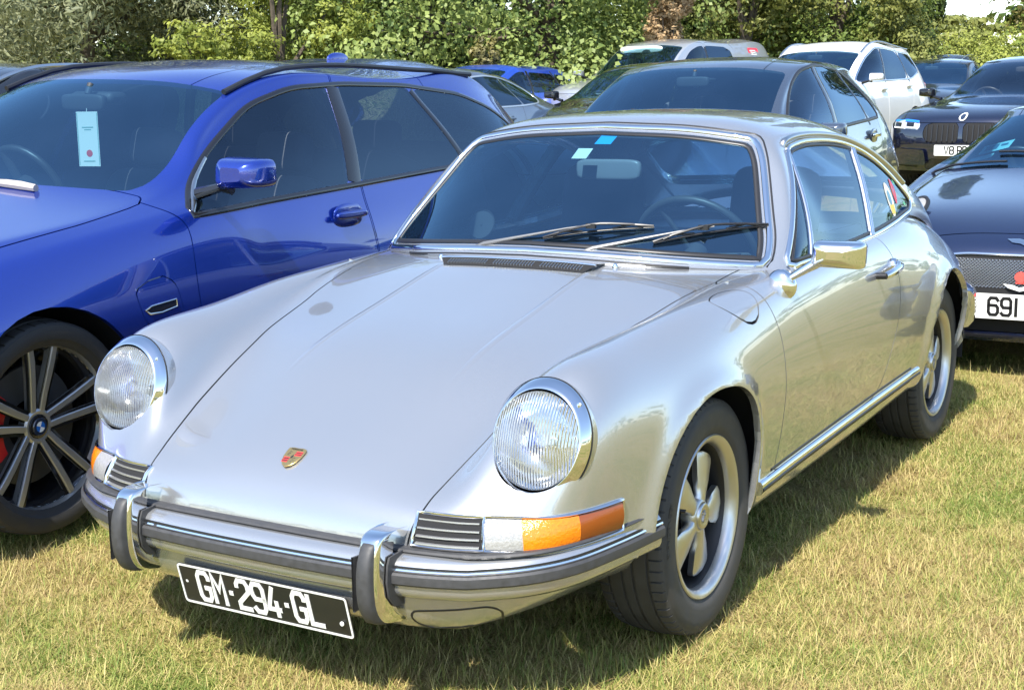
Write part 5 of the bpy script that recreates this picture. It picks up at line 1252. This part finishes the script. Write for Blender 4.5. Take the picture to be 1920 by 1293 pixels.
    mb = MB(); rbox(mb, (sp['xh']+.12, 0, sp['zh']-.10), .02, .11, .032, .4); mb.tube([(sp['xh']+.10, 0, sp['zh']-.07), (sp['xh']+.08, 0, sp['zh']-.03)], .014, 6); mb.build('interior_mirror', INTER, car, angle=70)
    mc = sp.get('mirror')
    if mc:
        for s in (1, -1): door_mirror(car, mc, s, pm if not sp.get('mirror_black') else GLOSSBLACK, sc=sp.get('msc', .9))
    for hx_, hz_ in sp.get('handles', []):
        for s in (1, -1):
            dh = bpy.data.objects.new('door_handle', None); dh.empty_display_size = .1; link(dh, car)
            p, n_ = hit(T, (hx_, s*1.6, hz_), (0, -s, 0)); n_ = n_ if n_.y*s > 0 else -n_
            mb = MB(); rbox(mb, p+n_*.006, .10, .010, .052, .8, rot=None); mb.build('cup', GLOSSBLACK if sp.get('cupdark') else pm, dh, angle=70)
            mb = MB(); rbox(mb, p+n_*.028, .105, .011, .014, .5); mb.build('grip', sp.get('handlemat') or pm, dh, angle=70)
    if sp.get('rails'):
        for s in (1, -1):
            x0, x1_ = sp['rails']; pts = []
            for t in np.linspace(0, 1, 16):
                x = x0+(x1_-x0)*t; p, n_ = hit(T, (x, s*(sp['wr']+.0), 3), (0, 0, -1)); pts.append(p+Vector((0, 0, .034*min(1, 6*t, 6*(1-t)))))
            px_ = [p.x for p in pts]; zz_ = np.polyval(np.polyfit(px_, [hit(T, (x, s*(sp['wr']+.0), 3), (0, 0, -1))[0].z for x in px_], 3), px_)
            pts = [Vector((p.x, s*sp['wr'], float(z_)+.029*min(1, 6*t, 6*(1-t)))) for p, z_, t in zip(pts, zz_, np.linspace(0, 1, 16))]
            mb = MB(); mb.tube(pts, sp.get('railr', .014), 8); mb.build('roof_rail', sp.get('railmat', TRIM), car)
    for y in sp.get('wipers', []):
        p0_, n_ = hit(T, (xc+.07, y, 3), (0, 0, -1))
        if p0_ is None: continue
        a = []
        for t in np.linspace(0, 1, 6):
            yy = y+(.52*t if sw > 0 else -.52*t)*1; xx = xc-.01-.16*t; p, n_ = hit(T, (xx, yy, 3), (0, 0, -1)); a.append(p+(n_ if n_.z > 0 else -n_)*.015)
        mb = MB(); mb.tube(a, .008, 6); mb.build('wiper', TRIM, car)
    return car, T
def car_plate(car, text, x, z, wd=.52, h=.111, bg=None, y0=0., tilt=0):
    mb = MB(); mb.prism([(x, y0+y, zz) for y, zz in rpoly([(-wd/2, z-h/2), (wd/2, z-h/2), (wd/2, z+h/2), (-wd/2, z+h/2)], .01, 3)], (.008, 0, 0)); pl = mb.build('number_plate', bg or WHITEP, car)
    tw_ = letters(text, .079, .042, .016, .0145, lambda a, b, l: (0, 0, 0))[1]
    mb, _ = letters(text, .079, .042, .016, .0145, lambda a, b, l: (x+.0081+l, y0-tw_/2+a, z-.0395+b), .001); mb.build('registration', BLACKP, pl); return pl
P_BLUE = paint('estate_blue', (.006, .032, .31), .55, .24); P_GREY = paint('hatch_grey', (.075, .095, .13), .55, .25); P_WHITE = paint('suv_white', (.80, .81, .82), .0, .3, flake=False)
P_NAVY = paint('saloon_navy', (.006, .009, .030), .4, .25); P_GT = paint('gt_midnight', (.010, .018, .060), .5, .25); P_SLATE = paint('coupe_slate', (.16, .19, .24), .6, .3)
P_BRIGHT = paint('hatch_blue', (.01, .07, .50), .4, .28); P_PICK = paint('pickup_silver', (.52, .54, .56), .6, .33); P_BLACK = paint('saloon_black', (.010, .010, .011), .2, .2); P_DK = paint('estate_graphite', (.022, .026, .032), .5, .28)
base = dict(wb=2.66, fo=.86, ro=.82, w=.895, wr=.56, zn=.74, xc=-.45, zc=.98, xh=-1.25, zh=1.37, xt=-1.9, zt=1.44, x1=-3.0, z1=1.37, x2=-3.35, z2=1.0, zb=.94, zb2=1.0, tip=(-2.98,1.09), pillars=[(-1.63,.95,-1.73,1.38,.035),(-2.55,.95,-2.45,1.38,.02)], Ro=.32, rim=.215, mirror=(-.72,1.0,1.04),
 hood=[(1.1,-.66),(1.1,.66),(.35,.70),(-.36,.70),(-.42,.5),(-.38,0),(-.42,-.5),(-.36,-.70),(.35,-.70)], doors=[[(-.52,.33),(-1.62,.33),(-1.62,.95),(-1.66,1.45),(-.2,1.45),(-.2,1.0),(-.52,.93)],[(-1.64,.33),(-2.3,.33),(-2.62,.75),(-2.68,1.0),(-2.62,1.45),(-1.68,1.45),(-1.64,.95)]], handles=[(-1.42,.84),(-2.42,.87)])
def SP(**k): d = dict(base); d.update(k); return d
def quad_mirror(pl): return [pl, [(-y, z) for y, z in pl][::-1]]
# ---- blue estate (left)
LAMPW = mat('lamp_cluster', (.62,.65,.68), .12, .4, coat=1.0)
se = SP(wb=2.851, fo=.80, ro=1.06, w=.913, wr=.575, zn=.74, xc=-.60, zc=1.0, xh=-1.20, zh=1.385, xt=-1.9, zt=1.458, x1=-3.20, z1=1.43, x2=-3.72, z2=1.00, zb=.93, zb2=1.0, su=15, sv=9,
 dlo=[(-.72,.925),(-1.2,.948),(-1.75,.970),(-2.6,1.005),(-3.02,1.05),(-3.28,1.135),(-3.10,1.235),(-2.85,1.305),(-2.4,1.345),(-1.9,1.352),(-1.55,1.338),(-1.30,1.275),(-1.02,1.12)],
 pillars=[(-1.715,.96,-1.83,1.36,.045),(-2.63,1.0,-2.43,1.34,.022)], Ro=.335, tw=.235, rim=.2585, rimstyle='double', rang=R(92), mirror=(-.84,.975,1.06), msc=.95, trim=GLOSSBLACK, zs=.24,
 hood=[(1.1,-.70),(1.1,.70),(.35,.735),(-.30,.74),(-.58,.725),(-.635,.69),(-.62,.60),(-.55,.3),(-.53,0),(-.55,-.3),(-.62,-.60),(-.635,-.69),(-.58,-.725),(-.30,-.74),(.35,-.735)],
 doors=[[(-.685,.36),(-1.755,.38),(-1.775,.55),(-1.745,.93),(-1.79,1.15),(-1.85,1.5),(-.3,1.5),(-.55,1.0),(-.69,.90),(-.66,.70)],[(-1.765,.38),(-2.40,.40),(-2.66,.70),(-2.72,1.0),(-2.5,1.5),(-1.86,1.5),(-1.80,1.15),(-1.755,.93),(-1.785,.55)]], handles=[(-1.60,.845),(-2.60,.88)],
 sides=[('charge_flap', None, [rpoly([(-.355,.725),(-.55,.745),(-.585,.59),(-.53,.565),(-.40,.575)], .045, 4)])], rails=(-1.22,-3.08), railr=.011, railmat=TRIM, front=[('headlight', LAMPW, quad_mirror([(.45,.60),(.80,.62),(.82,.70),(.45,.70)])),('grille', GLOSSBLACK, quad_mirror([(.03,.50),(.36,.50),(.40,.68),(.03,.70)]))], wipers=[], cupdark=False, swheel=-.37)
est, T_e = build_car('blue_estate_car', 'deep blue estate car with black roof rails and a pass hanging behind the windscreen', (.34, -2.165, R(2.6)), se, P_BLUE, z=.04)
# quarter light and brightwork in front of the door mirror
for s in (1, -1):
    Pp, Nn = on_side(T_e, [(-.735+t*(-.98+.735), .93+t*.17) for t in np.linspace(0, 1, 8)], s); mb = MB(); strip(mb, Pp, Nn, .020, .006); mb.build('quarter_bar', SATIN, est)
    Pp, Nn = on_side(T_e, [(-.47+x, .647+z) for x, z in ((-.075,.012),(.045,.004),(.075,-.006),(.055,-.020),(.0,-.022),(-.075,-.012))], s); mb = MB(); strip(mb, Pp, Nn, .007, .004, True); mb.build('wing_badge', CHROME, est)
    mb = MB(); mb.poly([p+n*.002 for p, n in zip(Pp, Nn)]); mb.build('badge_plate', GLOSSBLACK, est, smooth=False)
for wname in [c for c in est.children if c.name.startswith('wheel') and not c.name.startswith('wheel_h')]:
    if abs(wname.location.x) < .1 and wname.location.y > 0:
        mb = MB(); G = []
        for a in np.linspace(R(-28), R(42), 10): G.append([(r*math.cos(a), y, r*math.sin(a)) for r, y in ((.125,.02),(.13,.045),(.165,.052),(.20,.045),(.205,.02),(.2,-.02))])
        mb.grid(G); mb.f += [tuple(range(6))[::-1], tuple(9*6+i for i in range(6))]; mb.build('brake_caliper', RED, wname)
        mb = MB(); disc_prof(mb, [(.185,.0),(.186,.012),(.08,.014),(.08,.0)], 48); mb.build('brake_disc', mat('brake_iron', (.10,.10,.10), .5, .6), wname)
        mb = MB(); mb.lathe([(.028,.0),(.026,.003),(.001,.003)], Matrix.Translation((0, se['tw']/2-.03-.026, 0)) @ Matrix.Rotation(R(-90), 4, 'X'), 24); mb.build('badge_disc', mat('badge_blueblack', (.02,.03,.06), .2, coat=1), wname)
        mb = MB()
        for k in range(4):
            a = [(.017*math.cos(q), se['tw']/2-.03-.0225, .017*math.sin(q)) for q in np.linspace(R(90*k+20), R(90*k+110), 6)]
            if k % 2 == 0: mb.poly([(0, se['tw']/2-.03-.0225, 0)]+a)
        mb.build('badge_quarter', mat('badge_white', (.8,.82,.85), .2), wname, smooth=False)
        mb = MB()
        for k in range(4):
            a = [(.017*math.cos(q), se['tw']/2-.03-.0225, .017*math.sin(q)) for q in np.linspace(R(90*k+20), R(90*k+110), 6)]
            if k % 2 == 1: mb.poly([(0, se['tw']/2-.03-.0225, 0)]+a)
        mb.build('badge_quarter', mat('badge_sky', (.02,.15,.55), .2), wname, smooth=False)
mb = MB(); p, n_ = hit(T_e, (-.66, .10, 3), (0, 0, -1)); pts = []
for y in np.linspace(-.12, .36, 8):
    q, n_ = hit(T_e, (-.475, y, 3), (0, 0, -1)); pts.append(q+Vector((.0, 0, .012)))
mb.tube(pts, [.004, .006, .007, .009, .012, .015, .016, .013], 8); mb.build('wiper_arm', mat('wiper_weathered', (.40,.36,.33), .5), est)
mb = MB(); rbox(mb, (-2.78, .0, 1.468), .09, .016, .035, .9); mb.build('roof_fin', P_BLUE, est, angle=70)
mb = MB(); mb.box((-1.18, -.02, 1.30), (.10, .22, .05)); mb.build('camera_housing', INTER, est, bevel=.02)
# pass hanging from the mirror of the blue estate
est.rotation_euler = (R(-1.5), 0, R(2.6)); est.location.z = .068
q = est.matrix_basis @ Vector((-1.06, .032, 1.145))
hp = thing('hanging_pass', 'white parking pass hanging behind the windscreen of the blue estate', 'pass', q, R(14))
CARD = mat('card_white', (.82,.84,.80), .5)
mb = MB(); mb.box((0, 0, 0), (.0015, .095, .21)); mb.build('card', CARD, hp)
mb = MB(); mb.lathe([(.014,0),(.0003,.0004)], Matrix.Translation((.0012, .002, -.055)) @ Matrix.Rotation(R(90), 4, 'Y'), 14); mb.build('red_crest', mat('crest_red', (.75,.10,.10), .5), hp)
mb = MB()
for zz, wd in ((.045,.05),(.036,.03),(-.085,.05)): mb.box((.0012, .0, zz), (.0004, wd, .004))
mb.box((.0011, -.044, 0), (.0004, .003, .2)); mb.box((.0011, .044, 0), (.0004, .003, .2)); mb.build('print_lines', mat('print_teal', (.25,.45,.42), .5), hp)
mb = MB(); mb.tube([(0, 0, .105), (-.01, 0, .17)], .0015, 5); mb.build('cord', CARD, hp)
# ---- midnight blue grand tourer behind the silver car
MESH = mat('mesh_grille', (.5,.5,.5), .25, .9); t, n, l, b = nodes(MESH)
sg = SP(wb=2.59, fo=.86, ro=.9, w=.915, wr=.50, zn=.665, xc=-.62, zc=.90, xh=-1.32, zh=1.215, xt=-1.75, zt=1.265, x1=-2.5, z1=1.18, x2=-3.2, z2=.92, zb=.88, zb2=.92, zhm=.79, tip=(-2.7,.97), pillars=[(-1.75,.9,-1.85,1.22,.02)], Ro=.335, rim=.245, mirror=None, ztail=.8, two=True, zs=.19, round=1.25, su=8, sv=7,
 hood=[(.70,-.50),(.70,.50),(.35,.66),(-.2,.72),(-.52,.70),(-.56,.5),(-.52,0),(-.56,-.5),(-.52,-.70),(-.2,-.72),(.35,-.66)], doors=[[(-.75,.33),(-1.9,.33),(-2.0,.8),(-1.95,1.3),(-.3,1.3),(-.72,.88)]], handles=[(-1.75,.78)], wipers=[.1,-.35],
 front=[('grille_opening', DARK, [rpoly([(-.50,.40),(.50,.40),(.43,.555),(.25,.575),(-.25,.575),(-.43,.555)], .03, 4)]),('lower_intake', DARK, [rpoly([(-.62,.215),(.62,.215),(.60,.295),(-.60,.295)], .03, 3)])])
gt, T_g = build_car('dark_blue_grand_tourer', 'midnight blue grand tourer with mesh grille and white front number plate behind the silver car', (-4.46, .76, R(1.5)), sg, P_GT, z=0.)
def front_pts(T, yz, lift=0.):
    o = []
    for y, z in yz:
        p, n_ = hit(T, (2, y, z), (-1, 0, 0)); 
        if p is None: continue
        n_ = n_ if n_.x > 0 else -n_; o.append((p+n_*lift, n_))
    return o
gr = bpy.data.objects.new('grille', None); gr.empty_display_size = .1; link(gr, gt)
def gx(y, z): p, n_ = hit(T_g, (2, y, z), (-1, 0, 0)); return p
# woven mesh
wire = MB(); inside = lambda y, z: .415 < z < .562 and abs(y) < .485-(max(0, z-.5))*.9
st = .0165
def zig(mb_, ya, za, yb, zb_):
    mb_.tube([gx(ya, za)+Vector((-.003, 0, 0)), gx(yb, zb_)+Vector((-.003, 0, 0))], .0030, 4, caps=False)
for k in range(-60, 60):
    for s in (1, -1):
        seg = []
        for t in np.linspace(0, .17, 9):
            y, z = k*st+s*t*1.15, .410+t
            if inside(y, z): seg.append(gx(y, z)+Vector((-.004+.002*s, 0, 0)))
        if len(seg) > 2: wire.tube(seg, .0030, 4, caps=False)
o = wire.build('mesh', SATIN, gr); o['kind'] = 'stuff'
mb = MB(); ring = front_pts(T_g, resample(np.vstack([rpoly([(-.51,.395),(.51,.395),(.44,.56),(.25,.582),(-.25,.582),(-.44,.56)], .03, 4), [(-.51,.395)]]), .03)[:-1]); strip(mb, [p for p, n_ in ring], [n_ for p, n_ in ring], .018, .008, True); mb.build('grille_surround', CHROME, gr, angle=60)
def fpoly(nm, pts, mt_, lift, par, th=.003):
    q = front_pts(T_g, pts, lift); mb = MB(); mb.prism([p for p, _ in q], (th, 0, 0)); return mb.build(nm, mt_, par)
fpoly('flower_badge', el(0,.485,.026,.024,0,16), mat('flower_red', (.85,.07,.05), .4), .008, gt)
fpoly('badge_bar', [(-.02,.455),(.02,.455),(.02,.462),(-.02,.462)], mat('flower_red', (.85,.07,.05), .4), .008, gt)
fpoly('wing_emblem', [(-.075,.452),(-.03,.448),(0,.436),(.03,.448),(.075,.452),(.05,.433),(.0,.420),(-.05,.433)], mat('emblem_white', (.8,.8,.78), .3), .009, gt)
fpoly('bonnet_emblem', [(-.085,.648),(-.03,.650),(0,.644),(.03,.650),(.085,.648),(.06,.634),(.02,.630),(0,.622),(-.02,.630),(-.06,.634)], CHROME, .004, gt)
q = front_pts(T_g, [(0,.36)])[0][0]; car_plate(gt, '691 UVR', q.x+.012, .345, .55, .118, y0=.03)
for s in (1, -1):
    hl = bpy.data.objects.new('headlight', None); hl.empty_display_size = .1; link(hl, gt)
    p, n_ = hit(T_g, (2, s*.615, 2.05), (-1.6, 0, -1.34)); n_ = n_ if n_.x > 0 else -n_; n_ = (n_+Vector((.35, s*.25, 0))).normalized(); Mx = Matrix.Translation(p) @ n_.to_track_quat('Z', 'Y').to_matrix().to_4x4() @ Matrix.Diagonal((.9, 1.45, 1, 1))
    mb = MB(); mb.lathe([(.085,-.01),(.083,.006),(.074,.010),(.070,.006)], Mx, 32); mb.build('surround', TRIM, hl)
    mb = MB(); mb.lathe([(.072,.004),(.05,.016),(.02,.021),(.0005,.022)], Mx, 32); mb.build('lens', CLEARL, hl)
mb = MB(); mb.grid([[(x-.02, y, .205), (x+.012, y, .200), (x+.010, y, .188), (x-.03, y, .184)] for x, y in plan([(.83,0),(.815,.3),(.74,.6),(.60,.78),(.45,.87)])]); mb.build('front_splitter', GLOSSBLACK, gt)
TEAL = mat('sticker_teal', (.25,.62,.66), .5); INKB = mat('sticker_ink', (.03,.14,.22), .5)
def ws_sticker(T, car_, nm, pts, mt_, lift=-.006):
    q = []
    for x, y in pts:
        p, n_ = hit(T, (x, y, 3), (0, 0, -1)); q.append(p+(n_ if n_.z > 0 else -n_)*lift)
    mb = MB(); mb.poly(q); return mb.build(nm, mt_, car_, smooth=False)
ws_sticker(T_g, gt, 'sticker', [(-.78,-.60),(-.78,-.47),(-.83,-.46),(-.83,-.59)], TEAL); ws_sticker(T_g, gt, 'sticker', [(-.86,-.56),(-.86,-.39),(-.95,-.37),(-.95,-.54)], TEAL)
ws_sticker(T_g, gt, 'sticker_print', [(-.88,-.53),(-.88,-.46),(-.93,-.45),(-.93,-.52)], INKB, -.005); ws_sticker(T_g, gt, 'sticker_print', [(-.90,-.44),(-.90,-.40),(-.92,-.40),(-.92,-.44)], INKB, -.005)

# ---- grey hatchback straight behind
sh_ = SP(wb=2.63, fo=.86, ro=.77, x1=-2.98, z1=1.39, x2=-3.34, z2=1.02, zt=1.448, xt=-1.85, zh=1.385, xh=-1.22, wr=.565, tip=(-2.78,1.03), zb=.95, zb2=1.02, pillars=[(-1.55,.95,-1.66,1.38,.045),(-2.45,.97,-2.30,1.36,.018)], trim=TRIM, handles=[(-1.38,.86),(-2.42,.90)], handlemat=CHROME, mirror=(-.88,.955,.985), msc=.8, nsp=5, wipers=[.3,-.3], su=7, sv=6,
 dlo=[(-.72,.975),(-1.55,.99),(-2.45,1.02),(-2.74,1.035),(-2.70,1.10),(-2.58,1.25),(-2.40,1.335),(-2.0,1.372),(-1.66,1.374),(-1.40,1.338),(-1.2,1.255),(-.95,1.10)])
hatch, T_h2 = build_car('grey_hatchback', 'blue-grey five-door hatchback with its windscreen showing just over the silver car roof', (-4.11, -1.50, R(4)), sh_, P_GREY, z=.13)
mb = MB(); rbox(mb, (-1.19, 0, 1.295), .07, .11, .014, .5); mb.build('sensor_housing', INTER, hatch, angle=70)
mb = MB(); rbox(mb, (-1.10, .02, 1.262), .008, .022, .012, .6); mb.build('toll_tag', WHITEP, hatch, angle=70)
# ---- white SUV
sw_ = SP(wb=2.705, fo=.92, ro=1.0, w=.915, wr=.60, zn=.95, zhm=1.03, xc=-.48, zc=1.13, xh=-1.22, zh=1.56, xt=-1.95, zt=1.695, x1=-3.2, z1=1.60, x2=-3.62, z2=1.15, zb=1.09, zb2=1.16, zs=.33, Ro=.36, rim=.24, mirror=(-.75,1.03,1.17), tip=(-3.12,1.27), pillars=[(-1.62,1.1,-1.78,1.6,.03),(-2.6,1.1,-2.45,1.6,.02)], trim=CHROME, handles=[(-1.45,1.0),(-2.48,1.04)], rails=(-1.25,-3.1), railmat=mat('rail_silver', (.6,.6,.6), .3, 1.), dz=.2, ztail=1.0)
suv, T_s = build_car('white_suv', 'white sport utility car with silver roof rails parked behind the grey hatchback', (-15.3, -4.7, R(-4)), sw_, P_WHITE)
for s in (1, -1):
    p, n_ = hit(T_s, (-3.55, s*1.6, 1.0), (0, -s, 0))
    if p is not None: mb = MB(); rbox(mb, p, .12, .03, .10, .6); mb.build('tail_light', mat('tail_red', (.5,.02,.03), .2, coat=1), suv, angle=70)
# ---- navy saloon
ss_ = SP(wb=2.975, fo=.86, ro=1.12, w=.934, wr=.57, zn=.83, zhm=.92, xc=-.60, zc=1.0, xh=-1.35, zh=1.40, xt=-1.95, zt=1.465, x1=-3.0, z1=1.38, x2=-3.55, z2=1.08, zb=.97, zb2=1.02, tip=(-3.2,1.09), ztail=.98, pillars=[(-1.8,.97,-1.92,1.4,.035),(-2.75,.97,-2.6,1.4,.02)], Ro=.34, rim=.245, mirror=(-.85,1.02,1.05), mirror_black=True, trim=GLOSSBLACK, wsglass=GLASS_C,
 front=[('grille', DARK, quad_mirror(rpoly([(.025,.53),(.36,.53),(.42,.60),(.40,.71),(.33,.74),(.025,.74)], .03, 3))),('headlight', LAMPW, quad_mirror(rpoly([(.46,.665),(.80,.68),(.83,.765),(.62,.775),(.46,.755)], .015, 3))),('lower_intake', GLOSSBLACK, quad_mirror(rpoly([(.45,.27),(.80,.29),(.78,.46),(.62,.46)], .03, 3))+[rpoly([(-.40,.25),(.40,.25),(.36,.36),(-.36,.36)], .02, 3)])])
sal, T_n = build_car('navy_saloon', 'navy saloon with black twin grille and white plate behind the midnight blue tourer', (-12.9, -1.45, R(-6)), ss_, P_NAVY)
def fstrip(T, car_, nm, pts, mt_, lift=.004, th=.006):
    q = front_pts(T, pts, lift); mb = MB(); mb.prism([p for p, _ in q], (th, 0, 0)); return mb.build(nm, mt_, car_)
for s in (1, -1):
    fstrip(T_n, sal, 'lamp_blue_trim', [(s*.47,.762),(s*.62,.776),(s*.80,.768),(s*.80,.750),(s*.62,.752),(s*.47,.742)], mat('lamp_blue', (.02,.22,.85), .2, coat=1))
    for y0 in (.50, .66):
        fstrip(T_n, sal, 'running_light', [(s*y0,.680),(s*(y0+.13),.684),(s*(y0+.13),.698),(s*(y0+.02),.694),(s*(y0+.02),.735),(s*y0,.735)], WHITEP)
        fstrip(T_n, sal, 'lamp_black', [(s*(y0+.03),.703),(s*(y0+.12),.705),(s*(y0+.12),.742),(s*(y0+.03),.738)], GLOSSBLACK, .003)
    for k in range(6):
        y = .07+k*.058; fstrip(T_n, sal, 'grille_slat', [(s*y,.55),(s*(y+.012),.55),(s*(y+.012),.72),(s*y,.72)], TRIM, .004, .012)
fstrip(T_n, sal, 'bonnet_badge', el(0,.80,.041,.041,0,20), WHITEP); fstrip(T_n, sal, 'badge_centre', el(0,.80,.026,.026,0,16), mat('badge_blueblack', (.02,.03,.06), .2, coat=1), .009)
q = front_pts(T_n, [(0,.46)])[0][0]; car_plate(sal, 'V8 RDO', q.x+.03, .455)
fstrip(T_n, sal, 'tow_panel', rpoly([(-.70,.30),(-.36,.30),(-.38,.46),(-.72,.47)], .03, 3), P_NAVY, .03, .012)
# ---- slate coupe, bright blue hatch, pickup, black saloon, graphite estates
sc_ = SP(wb=2.76, fo=.85, ro=1.1, w=.925, wr=.53, zn=.74, xc=-.55, zc=.95, xh=-1.3, zh=1.32, xt=-1.85, zt=1.395, x1=-2.75, z1=1.27, x2=-3.55, z2=.96, zb=.92, zb2=.96, ztail=.92, pillars=[(-2.35,.93,-2.15,1.3,.012)], trim=mat('trim_pale', (.62,.66,.70), .3, .8), two=True, mirror=(-.75,1.0,1.02), handles=[(-1.9,.80)],
 dlo=[(-.80,.935),(-1.5,.945),(-2.3,.96),(-2.78,.985),(-2.92,1.05),(-2.84,1.13),(-2.55,1.22),(-2.2,1.275),(-1.85,1.295),(-1.55,1.28),(-1.25,1.18)], doors=[[(-.75,.33),(-2.2,.33),(-2.3,.8),(-2.3,1.4),(-.3,1.4),(-.72,.92)]])
coupe, T_c = build_car('slate_coupe', 'slate blue two-door coupe with pale window surround behind the blue estate tailgate', (-9.0, -7.2, R(2)), sc_, P_SLATE, z=.26)
mb = MB(); rbox(mb, (-3.72, .62, .93), .03, .035, .03, .8); mb.build('tail_button', GLOSSBLACK, coupe, angle=70)
sb_ = SP(x1=-3.0, x2=-3.35, tip=(-2.98,1.06), trim=None, zt=1.43, xt=-1.6, mirror=(-.72,1.0,1.02))
bh, _ = build_car('bright_blue_hatchback', 'bright blue hatchback seen from the side, beyond the slate coupe', (-14.2, -9.75, R(-2)), sb_, P_BRIGHT)
spk = SP(wb=3.0, fo=.9, ro=1.4, w=.92, wr=.60, zn=1.02, zhm=1.12, xc=-.40, zc=1.22, xh=-1.12, zh=1.70, xt=-1.9, zt=1.80, x1=-4.05, z1=1.78, x2=-4.35, z2=1.25, zb=1.16, zb2=1.22, zs=.42, Ro=.38, rim=.22, tip=(-2.7,1.25), mirror=(-.62,1.09,1.26), ztail=1.1, dz=.28, trim=None, handles=[(-1.45,1.05)],
 dlo=[(-.68,1.19),(-1.5,1.21),(-2.52,1.23),(-2.62,1.30),(-2.58,1.62),(-2.45,1.66),(-1.9,1.67),(-1.5,1.66),(-1.25,1.58),(-1.0,1.42)], pillars=[(-1.62,1.2,-1.70,1.66,.03)], doors=[[(-.55,.5),(-1.62,.5),(-1.66,1.2),(-1.68,1.72),(-.3,1.72),(-.55,1.2)],[(-1.66,.5),(-2.5,.5),(-2.72,.9),(-2.74,1.5),(-2.72,1.72),(-1.70,1.72)],[(-2.78,1.22),(-4.25,1.22),(-4.1,1.9),(-2.78,1.9)]])
pk, T_p = build_car('grey_pickup', 'silver-grey double-cab pickup with hard canopy and a red square logo on its side', (-17.0, -8.1, R(-5)), spk, P_PICK)
Pp, Nn = on_side(T_p, rpoly([(-3.22,1.36),(-3.62,1.36),(-3.66,1.66),(-3.26,1.66)], .03, 3)); mb = MB(); mb.poly([p+n_*.004 for p, n_ in zip(Pp, Nn)]); lg = mb.build('logo_panel', mat('logo_red', (.80,.06,.09), .5), pk, smooth=False)
for txt, z0 in (('NEWS', 1.55), ('HOUSE', 1.43)):
    pass
def plogo(txt, z0):
    def fn(a, b_, l_):
        x = -3.32-a; p, n_ = hit(T_p, (x, 1.6, z0+b_), (0, -1, 0)); n_ = n_ if n_.y > 0 else -n_; return p+n_*(.006+l_)
    return letters(txt, .075, .042, .014, .012, fn, .001)[0]
for txt, z0 in (('SEED', 1.54), ('FEED', 1.42)): plogo(txt, z0).build('logo_lettering', WHITEP, lg)
mb = MB(); rbox(mb, (-1.0, -.1, 1.62), .02, .40, .055, .5); mb.build('sun_visor_strip', mat('visor_pale', (.72,.74,.66), .6), pk, angle=70)
sbk = SP(zt=1.44, tip=(-3.0,1.07), trim=GLOSSBLACK, mirror_black=True)
bk, T_b = build_car('black_saloon', 'black car with papers on its dashboard in front of the grey pickup', (-12.3, -6.05, R(-2)), sbk, P_BLACK)
for x0, y0, x1_, y1_ in ((-.66,-.52,-.80,-.25), (-.84,-.40,-.93,-.22)):
    mb = MB(); mb.box(((x0+x1_)/2, (y0+y1_)/2, .985+.05*(x0 < -.8)), (abs(x0-x1_), abs(y0-y1_), .003), Matrix.Rotation(R(-18), 3, 'Y')); o = mb.build('paper_sheet', WHITEP, None); o.matrix_basis = bk.matrix_basis.copy(); tag(o, 'white sheet of paper on the dashboard of the black car'+(' close to the mirror' if x0 > -.7 else ' further up'), 'paper')
sde = SP(wb=2.85, zt=1.47, xt=-1.8, x1=-3.2, z1=1.40, x2=-3.7, z2=1.02, ro=1.0, tip=(-3.3,1.12), rails=(-1.3,-3.1), railmat=CHROME)
build_car('graphite_estate', 'dark graphite estate with roof rails far behind the white SUV', (-24.5, -5.55, R(-6)), sde, P_DK)
build_car('dark_saloon', 'dark low saloon between the white SUV and the graphite estate', (-19.6, -4.0, R(6)), SP(zt=1.41, zh=1.35, z1=1.33, tip=(-3.0,1.06)), P_DK)
sv = SP(wb=2.75, w=.93, wr=.60, zn=.98, zhm=1.05, zc=1.16, zh=1.58, zt=1.72, xt=-1.9, x1=-3.25, z1=1.65, x2=-3.65, z2=1.15, zb=1.1, zb2=1.15, zs=.36, Ro=.37, rim=.24, tip=(-3.2,1.28), mirror=(-.72,1.05,1.2), rails=(-1.25,-3.2), railmat=CHROME, dz=.2, ztail=1.05, pillars=[(-1.65,1.1,-1.75,1.6,.03),(-2.6,1.1,-2.45,1.6,.02)])
build_car('dark_suv', 'dark tall car with bright roof rails cut off by the right edge', (-24.0, .9, R(-4)), sv, P_DK)
build_car('black_estate', 'black estate with pale roof edge behind the blue estate at the left edge', (-.9, -5.05, R(3)), SP(wb=2.85, zt=1.47, xt=-1.8, x1=-3.2, z1=1.41, x2=-3.7, z2=1.02, ro=1.0, tip=(-3.3,1.12), rails=(-1.3,-3.1), railmat=mat('rail_silver', (.6,.6,.6), .3, 1.)), P_BLACK, z=.12)
build_car('silver_hatchback', 'silver roof just visible between the blue and the black estate', (-3.4, -7.7, R(3)), SP(), P_PICK, z=.06)
